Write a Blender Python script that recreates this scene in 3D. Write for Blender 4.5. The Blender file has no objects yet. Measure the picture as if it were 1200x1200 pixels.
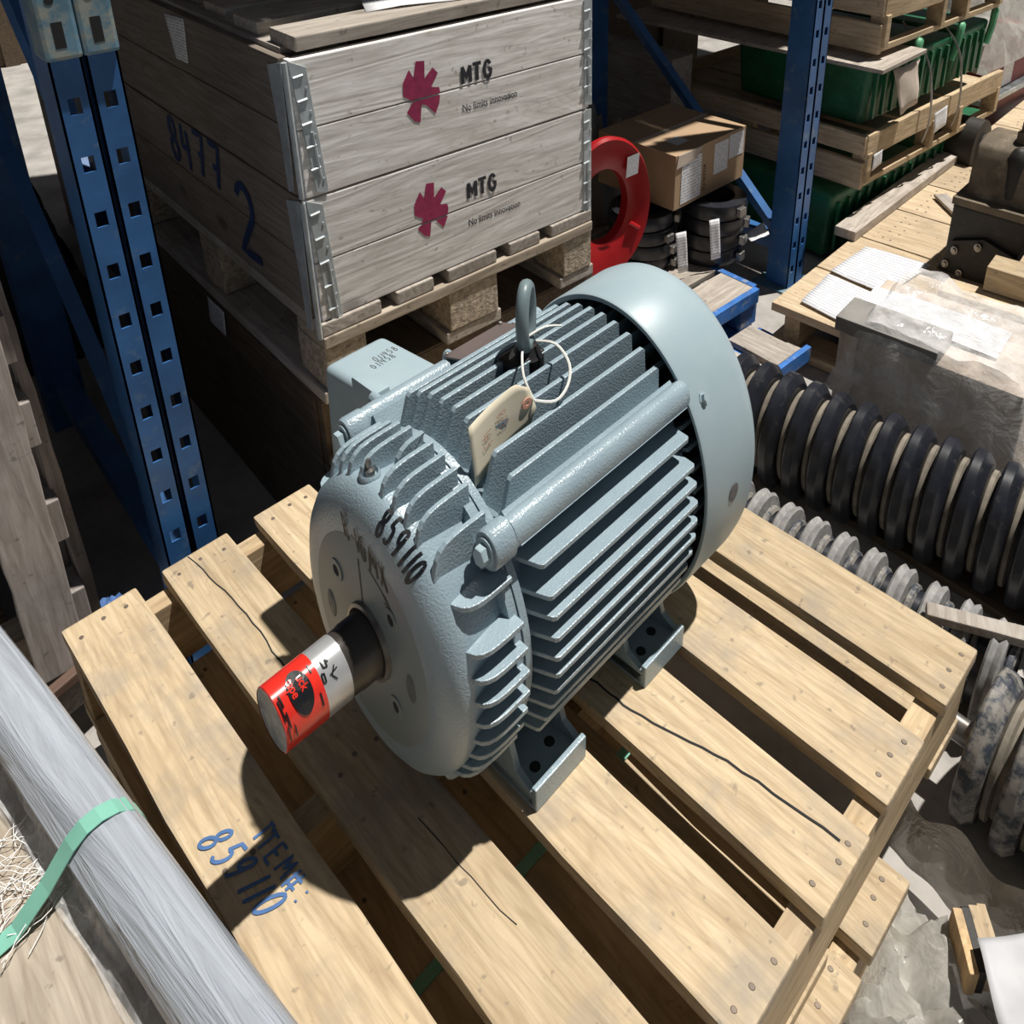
import bpy, bmesh, math, random
from mathutils import Vector, Matrix, noise
random.seed(7)
PI=math.pi
sc=bpy.context.scene; COL=sc.collection
# ---------------------------------------------------------------- camera
CF,CX,CY=1020.72,661.059,175.575
YAW,PITCH,ROLL=.7462,.3920,-.0064
CP=Vector((-.5952,-1.3131,.9101))
cd=bpy.data.cameras.new('camera'); cam=bpy.data.objects.new('camera',cd); COL.objects.link(cam)
fwd=Vector((math.sin(YAW)*math.cos(PITCH),math.cos(YAW)*math.cos(PITCH),-math.sin(PITCH)))
rt=Vector((math.cos(YAW),-math.sin(YAW),0)); up=rt.cross(fwd)
r2=rt*math.cos(ROLL)+up*math.sin(ROLL); u2=-rt*math.sin(ROLL)+up*math.cos(ROLL)
cam.matrix_world=Matrix(((r2.x,u2.x,-fwd.x,CP.x),(r2.y,u2.y,-fwd.y,CP.y),(r2.z,u2.z,-fwd.z,CP.z),(0,0,0,1)))
cd.sensor_width=36; cd.sensor_fit='HORIZONTAL'; cd.lens=CF/1200*36
cd.shift_x=(600-CX)/1200; cd.shift_y=(CY-600)/1200; cd.clip_start=.01; cd.clip_end=100
sc.camera=cam
# ---------------------------------------------------------------- light
w=bpy.data.worlds.new('world'); sc.world=w; w.use_nodes=True
bg=w.node_tree.nodes['Background']; bg.inputs[0].default_value=(.80,.88,1,1); bg.inputs[1].default_value=.10
sl=bpy.data.lights.new('sun','SUN'); sl.energy=5.5; sl.angle=math.radians(.9); sl.color=(1,.955,.88)
so=bpy.data.objects.new('sun',sl); COL.objects.link(so); so.location=(2,-2,5)
so.rotation_euler=Vector((.310,-.145,1)).to_track_quat('Z','Y').to_euler()
sc.view_settings.view_transform='Standard'; sc.view_settings.look='None'
sc.view_settings.gamma=1; sc.view_settings.exposure=0; sc.view_settings.use_curve_mapping=False
# ---------------------------------------------------------------- material helpers
class NT:
    def __init__(s,name):
        s.m=bpy.data.materials.new(name); s.m.use_nodes=True; s.t=s.m.node_tree; s.n=s.t.nodes
        s.b=s.n['Principled BSDF']; s.out=s.n['Material Output']
    def a(s,ty,**k):
        n=s.n.new(ty)
        for q,v in k.items(): setattr(n,q,v)
        return n
    def l(s,a,b): s.t.links.new(a,b)
    def coord(s,scale=(1,1,1),rnd=True,kind='Object'):
        tc=s.a('ShaderNodeTexCoord'); mp=s.a('ShaderNodeMapping'); s.l(tc.outputs[kind],mp.inputs[0]); mp.inputs['Scale'].default_value=scale
        if rnd:
            oi=s.a('ShaderNodeObjectInfo'); mu=s.a('ShaderNodeMath',operation='MULTIPLY'); mu.inputs[1].default_value=37
            s.l(oi.outputs['Random'],mu.inputs[0]); s.l(mu.outputs[0],mp.inputs['Location'])
        return mp.outputs[0]
    def noise(s,vec,sc,det=3,rough=.55,dist=0):
        n=s.a('ShaderNodeTexNoise'); n.inputs['Scale'].default_value=sc; n.inputs['Detail'].default_value=det
        n.inputs['Roughness'].default_value=rough; n.inputs['Distortion'].default_value=dist; s.l(vec,n.inputs['Vector']); return n.outputs['Fac']
    def ramp(s,fac,stops):
        r=s.a('ShaderNodeValToRGB'); e=r.color_ramp.elements
        while len(e)<len(stops): e.new(.5)
        for i,(p,c) in enumerate(stops): e[i].position=p; e[i].color=(*c,1) if len(c)==3 else c
        s.l(fac,r.inputs[0]); return r.outputs[0]
    def mix(s,f,a,b,mode='MIX'):
        m=s.a('ShaderNodeMix',data_type='RGBA',blend_type=mode)
        for i,v in ((0,f),(6,a),(7,b)):
            if isinstance(v,(int,float)): m.inputs[i].default_value=v
            elif isinstance(v,tuple): m.inputs[i].default_value=(*v,1)
            else: s.l(v,m.inputs[i])
        return m.outputs[2]
    def bump(s,h,st=.3,d=.002):
        b=s.a('ShaderNodeBump'); b.inputs['Strength'].default_value=st; b.inputs['Distance'].default_value=d
        s.l(h,b.inputs['Height']); s.l(b.outputs[0],s.b.inputs['Normal'])
    def fin(s,col,rough=.6,metal=0,spec=.5):
        if isinstance(col,tuple): s.b.inputs['Base Color'].default_value=(*col,1)
        else: s.l(col,s.b.inputs['Base Color'])
        s.b.inputs['Roughness'].default_value=rough; s.b.inputs['Metallic'].default_value=metal; s.b.inputs['Specular IOR Level'].default_value=spec
        return s.m
def wood(name,light,dark,axis=1,stain=(.2,.17,.13),stf=.5,rough=.75,ring=9,knots=True,gs=.5):
    s=NT(name); sc_=[1,1,1]; sc_[axis]=.09
    v=s.coord(tuple(sc_))
    n1=s.noise(v,7,3,.5,.4)
    wv=s.a('ShaderNodeMath',operation='MULTIPLY'); s.l(n1,wv.inputs[0]); wv.inputs[1].default_value=ring*1.4
    si=s.a('ShaderNodeMath',operation='PINGPONG'); s.l(wv.outputs[0],si.inputs[0]); si.inputs[1].default_value=.5
    fine=s.noise(v,110,3,.6)
    c=s.mix(s.ramp(si.outputs[0],[(.0,(0,0,0)),(.5,(1,1,1))]),dark,light)
    c=s.mix(gs,light,c)
    f2=s.ramp(fine,[(.35,(.72,.70,.68)),(.65,(1.06,1.06,1.06))])
    c=s.mix(.8,c,f2,'MULTIPLY')
    w2=s.a('ShaderNodeMath',operation='MULTIPLY'); s.l(n1,w2.inputs[0]); w2.inputs[1].default_value=ring*5
    s2=s.a('ShaderNodeMath',operation='PINGPONG'); s.l(w2.outputs[0],s2.inputs[0]); s2.inputs[1].default_value=.5
    c=s.mix(.55,c,s.ramp(s2.outputs[0],[(.0,(.80,.77,.74)),(.22,(1,1,1))]),'MULTIPLY')
    v2=s.coord((1,1,1) if axis else (1,1,1))
    big=s.noise(v2,9,5,.65)
    c=s.mix(s.ramp(big,[(.5,(0,0,0)),(.72,(stf,)*3)]),c,stain)
    sp=s.noise(v2,60,2,.5)
    c=s.mix(s.ramp(sp,[(.66,(0,0,0)),(.74,(.55,)*3)]),c,tuple(x*.5 for x in stain))
    if knots:
        vo=s.a('ShaderNodeTexVoronoi'); vo.inputs['Scale'].default_value=4.2; kk=[1,1,1]; kk[axis]=.55; s.l(s.coord(tuple(kk)),vo.inputs['Vector'])
        c=s.mix(s.ramp(vo.outputs['Distance'],[(.035,(.75,)*3),(.06,(.35,)*3),(.085,(0,0,0))]),c,tuple(x*.45 for x in dark))
    oi=s.a('ShaderNodeObjectInfo'); hs=s.a('ShaderNodeHueSaturation'); mr=s.a('ShaderNodeMapRange'); mr.inputs[3].default_value=.84; mr.inputs[4].default_value=1.1
    s.l(oi.outputs['Random'],mr.inputs[0]); s.l(mr.outputs[0],hs.inputs['Value']); s.l(c,hs.inputs['Color'])
    add=s.a('ShaderNodeMath',operation='ADD'); s.l(fine,add.inputs[0]); s.l(si.outputs[0],add.inputs[1]); s.bump(add.outputs[0],.35,.0012)
    return s.fin(hs.outputs[0],rough,0,.25)
def plain(name,col,rough=.6,metal=0,spec=.5,var=.25,vs=12,bs=0,bscale=200,bd=.001,dirt=None,df=.5,dt=.55):
    s=NT(name); v=s.coord()
    n=s.noise(v,vs,4,.6); k=tuple(1-var for _ in range(3))
    c=s.mix(1.0,col,s.ramp(n,[(.3,k),(.7,(1+var*.4,)*3)]),'MULTIPLY')
    if dirt: c=s.mix(s.ramp(s.noise(v,vs*1.7,5,.7),[(dt,(0,0,0)),(dt+.15,(df,)*3)]),c,dirt)
    if bs: s.bump(s.noise(v,bscale,3,.6),bs,bd)
    return s.fin(c,rough,metal,spec)
W_PAL=wood('pallet_wood',(.585,.47,.315),(.40,.285,.165),1,(.31,.27,.225),.75,gs=.35)
W_PALX=wood('pallet_wood_cross',(.54,.42,.27),(.38,.27,.155),0,(.33,.27,.2),.5)
W_PALZ=wood('block_wood',(.68,.50,.29),(.46,.3,.15),2,(.3,.24,.17),.5)
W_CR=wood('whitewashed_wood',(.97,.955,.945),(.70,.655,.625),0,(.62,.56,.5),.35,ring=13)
W_CR_SHADE=wood('whitewashed_wood_shaded',(.28,.245,.21),(.19,.155,.125),1,(.2,.16,.13),.5,ring=12)  # same whitewashed wood, with the shade of the crate sides put into its colour
W_OLD=wood('weathered_wood',(.50,.46,.42),(.30,.26,.23),1,(.22,.19,.16),.6)
W_OLDX=wood('weathered_wood_cross',(.52,.47,.42),(.32,.28,.24),0,(.22,.19,.16),.6)
W_OLDZ=wood('weathered_wood_upright',(.42,.385,.37),(.27,.24,.22),2,(.2,.18,.17),.6,knots=False)
W_EUR=wood('grey_pallet_wood',(.52,.45,.37),(.33,.27,.21),0,(.24,.2,.16),.5)
W_TAN=wood('dusty_deck_wood',(.62,.50,.35),(.44,.33,.21),1,(.36,.3,.22),.5)
W_TANX=wood('dusty_deck_wood_cross',(.60,.47,.31),(.42,.31,.19),0,(.36,.3,.22),.5)
W_PLY=wood('grey_plywood',(.46,.40,.33),(.33,.28,.22),1,(.27,.23,.19),.6,knots=False,gs=.4)
CHIP=plain('chipboard_block',(.50,.42,.33),.9,var=.55,vs=90,bs=.8,bscale=140,bd=.003)
def motor_paint():
    s=NT('blue_grey_enamel'); v=s.coord()
    base=(.275,.362,.415)
    n=s.noise(v,14,4,.6)
    c=s.mix(1.0,base,s.ramp(n,[(.3,(.88,.88,.9)),(.7,(1.05,)*3)]),'MULTIPLY')
    c=s.mix(s.ramp(s.noise(v,38,5,.7),[(.62,(0,0,0)),(.8,(.25,)*3)]),c,(.55,.62,.64))
    s.bump(s.noise(v,330,2,.5),.55,.0016)
    return s.fin(c,.30,0,.6)
PAINT=motor_paint()
def smooth_paint(name,base,dust):
    s=NT(name); v=s.coord()
    c=s.mix(s.ramp(s.noise(v,9,5,.65),[(.45,(0,0,0)),(.75,(.35,)*3)]),base,dust)
    s.bump(s.noise(v,60,3,.5),.12,.001)
    return s.fin(c,.42,0,.5)
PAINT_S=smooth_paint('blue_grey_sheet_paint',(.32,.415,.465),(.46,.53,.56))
PAINT_F=smooth_paint('blue_grey_shaded_face',(.20,.245,.255),(.28,.285,.265))  # motor enamel darkened: shade of the drive-end face is in the colour
DARK=plain('black_interior',(.012,.012,.014),.8,var=.2)
STEEL=plain('bare_steel',(.30,.29,.28),.38,.8,var=.3,vs=30,dirt=(.16,.11,.07),df=.6)
GALV=plain('galvanised_steel',(.50,.55,.58),.42,.25,var=.3,vs=25,dirt=(.25,.26,.27),df=.4)
BLUE=plain('blue_rack_paint',(.035,.135,.36),.42,0,.5,var=.3,vs=10,bs=.1,bscale=60,dirt=(.20,.27,.34),df=.55,dt=.57)
BLUE_L=plain('faded_blue_rack_paint',(.13,.26,.36),.5,0,.5,var=.35,vs=14,dirt=(.33,.33,.27),df=.8,dt=.48)
BLUE_B=plain('bright_blue_pallet_paint',(.03,.16,.50),.6,var=.4,vs=20,dirt=(.40,.38,.34),df=.9,dt=.55)
CONC=plain('concrete',(.40,.38,.36),.9,0,.2,var=.35,vs=5,bs=.4,bscale=60,bd=.003,dirt=(.25,.22,.19),df=.6)
RUB=plain('black_rubber',(.018,.020,.028),.33,0,.5,var=.4,vs=18,bs=.2,bscale=50,dirt=(.10,.095,.09),df=.5,dt=.58)
RUB_D=plain('dusty_rubber',(.055,.065,.085),.6,0,.4,var=.5,vs=20,dirt=(.30,.28,.25),df=.85,dt=.42,bs=.4,bscale=90)
DUST=plain('dusty_spacer',(.24,.21,.17),.85,var=.4,vs=30)
DUSTG=plain('dusty_grey_disc',(.34,.335,.33),.85,var=.4,vs=40,dirt=(.16,.17,.20),df=.8,bs=.4,bscale=100)
GREEN=plain('green_plastic',(.012,.13,.055),.45,0,.5,var=.4,vs=9,dirt=(.10,.2,.13),df=.4)
GREEN_D=plain('dark_green_plastic',(.012,.05,.045),.4,0,.5,var=.3)
GREEN_L=plain('pale_green_plastic',(.12,.42,.22),.5,var=.3)
RED=plain('red_enamel',(.43,.014,.018),.28,0,.5,var=.25,vs=8)
DRED=plain('dull_red_paint',(.22,.03,.03),.5,var=.3)
CARD=plain('cardboard',(.42,.29,.18),.85,var=.12,vs=6,dirt=(.5,.38,.26),df=.4)
CARDG=plain('grey_cardboard',(.62,.53,.45),.8,var=.3,vs=10)
MACH=plain('dusty_cast_iron',(.17,.135,.095),.8,var=.45,vs=14,dirt=(.30,.25,.18),df=.7,bs=.5,bscale=120)
MACH_D=plain('black_cast_iron',(.022,.020,.018),.6,var=.4,vs=20,dirt=(.06,.05,.04),df=.5,bs=.4,bscale=120)
MINT=plain('mint_strapping',(.22,.52,.42),.4,var=.15)
BLK=plain('black_marker',(.008,.009,.012),.35,var=.1)
BRN=plain('faded_brown_marker',(.03,.022,.018),.6,var=.2)
BLM=plain('blue_marker',(.06,.15,.36),.6,var=.25,vs=40)
BLS=plain('blue_spray',(.02,.05,.16),.7,var=.4)
MAG=plain('crimson_print',(.36,.028,.105),.7,var=.3,vs=60)
INK=plain('charcoal_print',(.03,.03,.04),.7,var=.3,vs=80)
TAG=plain('manila_card',(.72,.66,.52),.75,var=.1)
TERRA=plain('pink_washer',(.55,.28,.2),.7,var=.1)
STRING=plain('white_cord',(.75,.75,.72),.6,var=.1)
TAPE=plain('black_tape',(.012,.011,.012),.45,var=.3)
CANR=plain('red_foil_label',(.72,.03,.018),.22,0,.6,var=.2,vs=20)
CANS=plain('silver_tape',(.55,.56,.58),.3,.5,var=.2,vs=20)
NAIL=plain('nail_steel',(.20,.16,.13),.6,.5,var=.3)
PLATE=plain('brown_nameplate',(.17,.135,.13),.4,.3,var=.2)
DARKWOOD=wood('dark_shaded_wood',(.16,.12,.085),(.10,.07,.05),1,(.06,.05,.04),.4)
def paper(name,base=(.78,.79,.82),ink=(.42,.43,.48),rows=60,fill=.5):
    s=NT(name); tc=s.a('ShaderNodeTexCoord'); mp=s.a('ShaderNodeMapping'); s.l(tc.outputs['UV'],mp.inputs[0])
    sx=s.a('ShaderNodeSeparateXYZ'); s.l(mp.outputs[0],sx.inputs[0])
    m=s.a('ShaderNodeMath',operation='MULTIPLY'); m.inputs[1].default_value=rows; s.l(sx.outputs[1],m.inputs[0])
    pp=s.a('ShaderNodeMath',operation='PINGPONG'); pp.inputs[1].default_value=.5; s.l(m.outputs[0],pp.inputs[0])
    line=s.a('ShaderNodeMath',operation='LESS_THAN'); line.inputs[1].default_value=.17; s.l(pp.outputs[0],line.inputs[0])
    mp2=s.a('ShaderNodeMapping'); mp2.inputs['Scale'].default_value=(6,rows*.33,1); s.l(tc.outputs['UV'],mp2.inputs[0])
    n=s.noise(mp2.outputs[0],1.6,2,.5)
    gt=s.a('ShaderNodeMath',operation='GREATER_THAN'); gt.inputs[1].default_value=1-fill; s.l(n,gt.inputs[0])
    mm=s.a('ShaderNodeMath',operation='MULTIPLY'); s.l(line.outputs[0],mm.inputs[0]); s.l(gt.outputs[0],mm.inputs[1])
    c=s.mix(mm.outputs[0],base,ink); return s.fin(c,.6,0,.3)
PAPER=paper('printed_paper',rows=15,fill=.6); LABEL=paper('shipping_label',rows=14,fill=.55); PAPERB=plain('blank_paper',(.80,.81,.84),.6,var=.06)
def film(name,tint=(.85,.86,.88),op=.35,gl=.25,rough=.12,scale=30,stretch=(1,1,1)):
    s=NT(name); v=s.coord((1,1,1),rnd=False)
    if stretch!=(1,1,1):
        mp=s.a('ShaderNodeMapping'); s.l(v,mp.inputs[0]); mp.vector_type='TEXTURE'; mp.inputs['Rotation'].default_value=(0,0,math.atan2(-.66,.105)); mp.inputs['Scale'].default_value=stretch; v=mp.outputs[0]
    tr=s.a('ShaderNodeBsdfTransparent'); s.b.inputs['Base Color'].default_value=(*tint,1); s.b.inputs['Roughness'].default_value=rough
    s.b.inputs['Specular IOR Level'].default_value=.9
    n=s.noise(v,scale,4,.65,.5); s.bump(n,.9,.006)
    f=s.ramp(n,[(.35,(op,)*3),(.62,(min(1,op+gl),)*3)])
    mx=s.a('ShaderNodeMixShader'); s.l(f,mx.inputs[0]); s.l(tr.outputs[0],mx.inputs[1]); s.l(s.b.outputs[0],mx.inputs[2]); s.l(mx.outputs[0],s.out.inputs[0])
    return s.m
FILM=film('clear_stretch_film',tint=(.92,.92,.93),op=.16,gl=.36,rough=.1,scale=16); FILM2=film('milky_film',(.44,.425,.39),.55,.35,.14,14)
FILMB=film('bundle_film',(.44,.48,.545),.66,.3,.22,55,(16,1,1))
# ---------------------------------------------------------------- geometry helpers
def NB(): return bmesh.new()
def box(bm,x0,x1,y0,y1,z0,z1,f=None):
    P=[(x,y,z) for z in (z0,z1) for y in (y0,y1) for x in (x0,x1)]
    if f: P=[f(*p) for p in P]
    v=[bm.verts.new(p) for p in P]
    for q in ((0,2,3,1),(4,5,7,6),(0,1,5,4),(2,6,7,3),(0,4,6,2),(1,3,7,5)): bm.faces.new([v[i] for i in q])
    return v
def prism(bm,pts,fn,t0,t1):
    "pts 2D outline; fn(a,b,t)->xyz"
    A=[bm.verts.new(fn(a,b,t0)) for a,b in pts]; B=[bm.verts.new(fn(a,b,t1)) for a,b in pts]; n=len(pts)
    bm.faces.new(A[::-1]); bm.faces.new(B)
    for i in range(n): bm.faces.new((A[i],A[(i+1)%n],B[(i+1)%n],B[i]))
def lathe(bm,prof,fn,n=64,a0=0,a1=2*PI):
    "prof [(s,r)], fn(s,c,d)->xyz with c=r cos,d=r sin"
    full=abs(a1-a0-2*PI)<1e-6; m=n if full else n+1
    R=[]
    for s,r in prof:
        if r<1e-6: R.append([bm.verts.new(fn(s,0,0))]*m)
        else: R.append([bm.verts.new(fn(s,r*math.cos(a0+(a1-a0)*i/n),r*math.sin(a0+(a1-a0)*i/n))) for i in range(m)])
    for k in range(len(R)-1):
        for i in range(n):
            j=(i+1)%m; q=[R[k][i],R[k][j],R[k+1][j],R[k+1][i]]; u=[]
            for x in q:
                if x not in u: u.append(x)
            if len(u)>2: bm.faces.new(u)
def tube(bm,pts,r,n=8,caps=True):
    pts=[Vector(p) for p in pts]; rings=[]; ref=None
    for i,p in enumerate(pts):
        d=(pts[min(i+1,len(pts)-1)]-pts[max(i-1,0)]).normalized()
        if ref is None: ref=d.orthogonal().normalized()
        ref=(ref-d*ref.dot(d)).normalized(); b=d.cross(ref); rr=r[i] if isinstance(r,(list,tuple)) else r
        rings.append([bm.verts.new(p+(ref*math.cos(2*PI*k/n)+b*math.sin(2*PI*k/n))*rr) for k in range(n)])
    for a,b in zip(rings,rings[1:]):
        for k in range(n): bm.faces.new((a[k],a[(k+1)%n],b[(k+1)%n],b[k]))
    if caps: bm.faces.new(rings[0][::-1]); bm.faces.new(rings[-1])
def ribbon(bm,pts,nrm,w,lift=.0006):
    lift*=random.uniform(.9,1.5); l0=lift
    "flat stroke of width w lying on a surface"
    n=len(pts); L=[]
    for i in range(n):
        d=(pts[min(i+1,n-1)]-pts[max(i-1,0)]); d=d.normalized() if d.length>1e-9 else Vector((1,0,0))
        s=nrm[i].cross(d).normalized()*w*.5; o=nrm[i]*(l0+i*1.2e-5)
        L.append((bm.verts.new(pts[i]+s+o),bm.verts.new(pts[i]-s+o)))
    for a,b in zip(L,L[1:]): bm.faces.new((a[0],a[1],b[1],b[0]))
def grid(bm,nu,nv,fn,uv=False):
    V=[[bm.verts.new(fn(i/nu,j/nv)) for j in range(nv+1)] for i in range(nu+1)]
    lay=bm.loops.layers.uv.new('UVMap') if uv else None
    for i in range(nu):
        for j in range(nv):
            f=bm.faces.new((V[i][j],V[i+1][j],V[i+1][j+1],V[i][j+1]))
            if uv:
                for lp,(a,b) in zip(f.loops,((i,j),(i+1,j),(i+1,j+1),(i,j+1))): lp[lay].uv=(a/nu,b/nv)
def obj(name,bm,mat,parent=None,loc=None,rotz=0,bev=0,smooth=False,solid=0,seg=2,rot=None,crease=.7):
    me=bpy.data.meshes.new(name); bmesh.ops.recalc_face_normals(bm,faces=bm.faces)
    if bev: bmesh.ops.bevel(bm,geom=[e for e in bm.edges if e.is_manifold and e.calc_face_angle(0)>.6],offset=bev,segments=seg,profile=.6,affect='EDGES',clamp_overlap=True)
    if smooth:
        for f in bm.faces: f.smooth=True
        for e in bm.edges:
            if e.is_manifold and e.calc_face_angle(0)>crease: e.smooth=False
    bm.to_mesh(me); bm.free(); me.materials.append(mat)
    o=bpy.data.objects.new(name,me); COL.objects.link(o)
    if parent: o.parent=parent
    if loc: o.location=loc
    if rotz: o.rotation_euler=(0,0,rotz)
    if rot: o.rotation_euler=rot
    if solid:
        md=o.modifiers.new('solid','SOLIDIFY'); md.thickness=solid; md.offset=0
    return o
def tag(o,label,cat,group=None,kind=None):
    o['label']=label; o['category']=cat
    if group: o['group']=group
    if kind: o['kind']=kind
    return o
def thing(name,label,cat,loc=(0,0,0),rotz=0,group=None,rot=None):
    o=bpy.data.objects.new(name,None); COL.objects.link(o); o.location=loc; o.rotation_euler=rot or (0,0,rotz); o.empty_display_size=.05
    return tag(o,label,cat,group)
def struct(name,bm,mat,**k):
    o=obj(name,bm,mat,**k); o['kind']='structure'; return o
def copy_of(o,parent=None,loc=None,rotz=None):
    c=o.copy(); COL.objects.link(c); c.parent=parent
    if loc is not None: c.location=loc
    if rotz is not None: c.rotation_euler=(0,0,rotz)
    return c
def plank(name,cx,cy,cz,lx,ly,lz,mat,parent=None,bev=.003,rotz=0,wob=.0015,rot=None):
    "a board centred at c with its own slightly uneven outline"
    bm=NB(); long_=max(lx,ly,lz); ax=[lx,ly,lz].index(long_); n=8
    nx,ny,nz=[(n if i==ax else 1) for i in range(3)]
    sd=random.random()*50
    def pos(i,j,k):
        p=[-lx/2+lx*i/nx,-ly/2+ly*j/ny,-lz/2+lz*k/nz]
        q=noise.noise(Vector((p[ax]*9+sd,(i*3+j*5+k*7)-((i,j,k)[ax])*(3,5,7)[ax],0)))
        for d in range(3):
            if d!=ax: p[d]+=wob*q*(1 if (d!=2) else .4)
        return p
    idx={}
    for i in range(nx+1):
        for j in range(ny+1):
            for k in range(nz+1):
                idx[i,j,k]=bm.verts.new(pos(i,j,k))
    rng=[nx,ny,nz]
    for d in range(3):
        a,b=[e for e in range(3) if e!=d]
        for side in (0,rng[d]):
            for i in range(rng[a]):
                for j in range(rng[b]):
                    q=[]
                    for (di,dj) in ((0,0),(1,0),(1,1),(0,1)):
                        t=[0,0,0]; t[d]=side; t[a]=i+di; t[b]=j+dj; q.append(idx[tuple(t)])
                    bm.faces.new(q)
    return obj(name,bm,mat,parent,(cx,cy,cz),rotz,bev=bev,rot=rot)
_nail=None
def nails(parent,pts,r=.0045,h=.0007):
    "nail heads as children: pts in the parent's own space"
    global _nail
    for p in pts:
        if _nail is None:
            bm=NB(); lathe(bm,[(0,0),(0,1),(h/.0045,.8),(h/.0045,0)],lambda s,c,d:(c*.0036,d*.0042,s*.0036),8)
            _nail=obj('nail',bm,NAIL,parent,p,smooth=False)
        else: copy_of(_nail,parent,p)
def sheet(name,corners,mat,parent=None,n=6,curl=.004,lift=0,solid=.0006):
    c=[Vector(p) for p in corners]; sd=random.random()*9
    nr=(c[1]-c[0]).cross(c[3]-c[0]).normalized(); o=c[0].copy()
    def fn(u,v):
        p=c[0]*(1-u)*(1-v)+c[1]*u*(1-v)+c[2]*u*v+c[3]*(1-u)*v
        return p-o+nr*(lift+curl*(noise.noise(Vector((u*2.2+sd,v*2.2,0)))))
    bm=NB(); grid(bm,n,n,fn,True); return obj(name,bm,mat,parent,tuple(o),smooth=True,solid=solid)
def smoothp(P,k=4):
    P=[Vector(p) for p in P]; out=[]
    for i in range(len(P)-1):
        p0,p1,p2,p3=P[max(i-1,0)],P[i],P[i+1],P[min(i+2,len(P)-1)]
        for j in range(k):
            t=j/k; out.append(.5*((2*p1)+(p2-p0)*t+(2*p0-5*p1+4*p2-p3)*t*t+(3*p1-p0-3*p2+p3)*t**3))
    return out+[P[-1]]
# ---- hand-lettering glyphs in a unit box (x right, y up)
def arc(cx,cy,rx,ry,a0,a1,n=12): return [(cx+rx*math.cos(math.radians(a0+(a1-a0)*i/n)),cy+ry*math.sin(math.radians(a0+(a1-a0)*i/n))) for i in range(n+1)]
GL={'8':[arc(.5,.73,.25,.24,-60,300)+[],arc(.5,.25,.33,.25,90,450)],
'5':[[(.8,1),(.3,1),(.25,.6)]+arc(.45,.33,.33,.3,100,-140)],
'9':[arc(.45,.72,.28,.26,10,370)+[(.72,.5),(.66,.2),(.55,0)]],
'1':[[(.5,1),(.47,.5),(.45,0)]],'0':[arc(.5,.5,.33,.48,80,440,18)],
'R':[[(.2,0),(.22,1)]+arc(.35,.75,.33,.25,90,-90,8)+[(.3,.5),(.8,0)]],'-':[[(.2,.5),(.8,.5)]],'/':[[(.2,-.1),(.8,1.1)]],
'4':[[(.3,1),(.2,.45),(.85,.5)],[(.7,.95),(.62,0)]],'X':[[(.1,1),(.9,0)],[(.85,1),(.15,0)]],
'I':[[(.5,1),(.5,0)],[(.2,1),(.8,1)]],'T':[[(.5,1),(.5,0)],[(.0,1),(1,1)]],'E':[[(.85,1),(.2,1),(.2,0),(.85,0)],[(.2,.5),(.7,.5)]],
'M':[[(.05,0),(.15,1),(.5,.35),(.8,1),(.95,0)]],'#':[[(.3,1),(.2,0)],[(.75,1),(.65,0)],[(0,.68),(1,.72)],[(0,.3),(1,.34)]],':':[[(.45,.7),(.5,.62)],[(.45,.2),(.5,.12)]],
'm':[[(.0,0),(.0,1)],[(.0,1),(.5,.3),(1,1)],[(1,1),(1,0)]],'t':[[(.5,1),(.5,0)],[(-.05,1),(1.05,1)]],'G':[arc(.5,.5,.42,.5,35,330,16)+[(.92,.48),(.55,.48)]],
'7':[[(.1,1),(.9,1),(.45,0)],[(.3,.5),(.8,.5)]],'2':[arc(.5,.72,.33,.27,160,-30,8)+[(.1,0),(.95,.03)]],'Y':[[(.1,1),(.5,.5)],[(.9,1),(.5,.5),(.45,0)]],' ':[]}
def letter(bm,text,mp,w,h=1,adv=.78,cw=.62,sub=3,jit=1):
    "mp(u,v)->(point,normal); text advances in u by adv per glyph"
    x=0
    for ch in text:
        for st in GL[ch]:
            pts=[]
            for a,b in zip(st,st[1:]):
                for k in range(sub): pts.append((a[0]+(b[0]-a[0])*k/sub,a[1]+(b[1]-a[1])*k/sub))
            pts.append(st[-1])
            jx=jit*random.uniform(-.04,.04); jy=jit*random.uniform(-.06,.06)
            pn=[mp(x+p[0]*cw+jx,(p[1]+jy)*h) for p in pts]
            ribbon(bm,[p for p,_ in pn],[q for _,q in pn],w)
        x+=adv*(1 if ch not in '1-/:I' else .62)
def type_mesh(text,size,mp,bold=0,name='printed_text',sx=1):
    cu=bpy.data.curves.new('t','FONT'); cu.body=text; cu.size=size; cu.offset=bold; cu.resolution_u=3
    o=bpy.data.objects.new('t',cu); COL.objects.link(o); dg=bpy.context.evaluated_depsgraph_get(); dg.update()
    me=bpy.data.meshes.new_from_object(o.evaluated_get(dg)); bpy.data.objects.remove(o)
    bm=NB(); bm.from_mesh(me)
    for v in bm.verts: v.co=mp(v.co.x*sx,v.co.y)
    return bm
FL=-.67
# ================================================================ SETTING
bm=NB(); grid(bm,40,40,lambda u,v:(-6+u*18,-3+v*18,FL)); struct('floor',bm,CONC)
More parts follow.
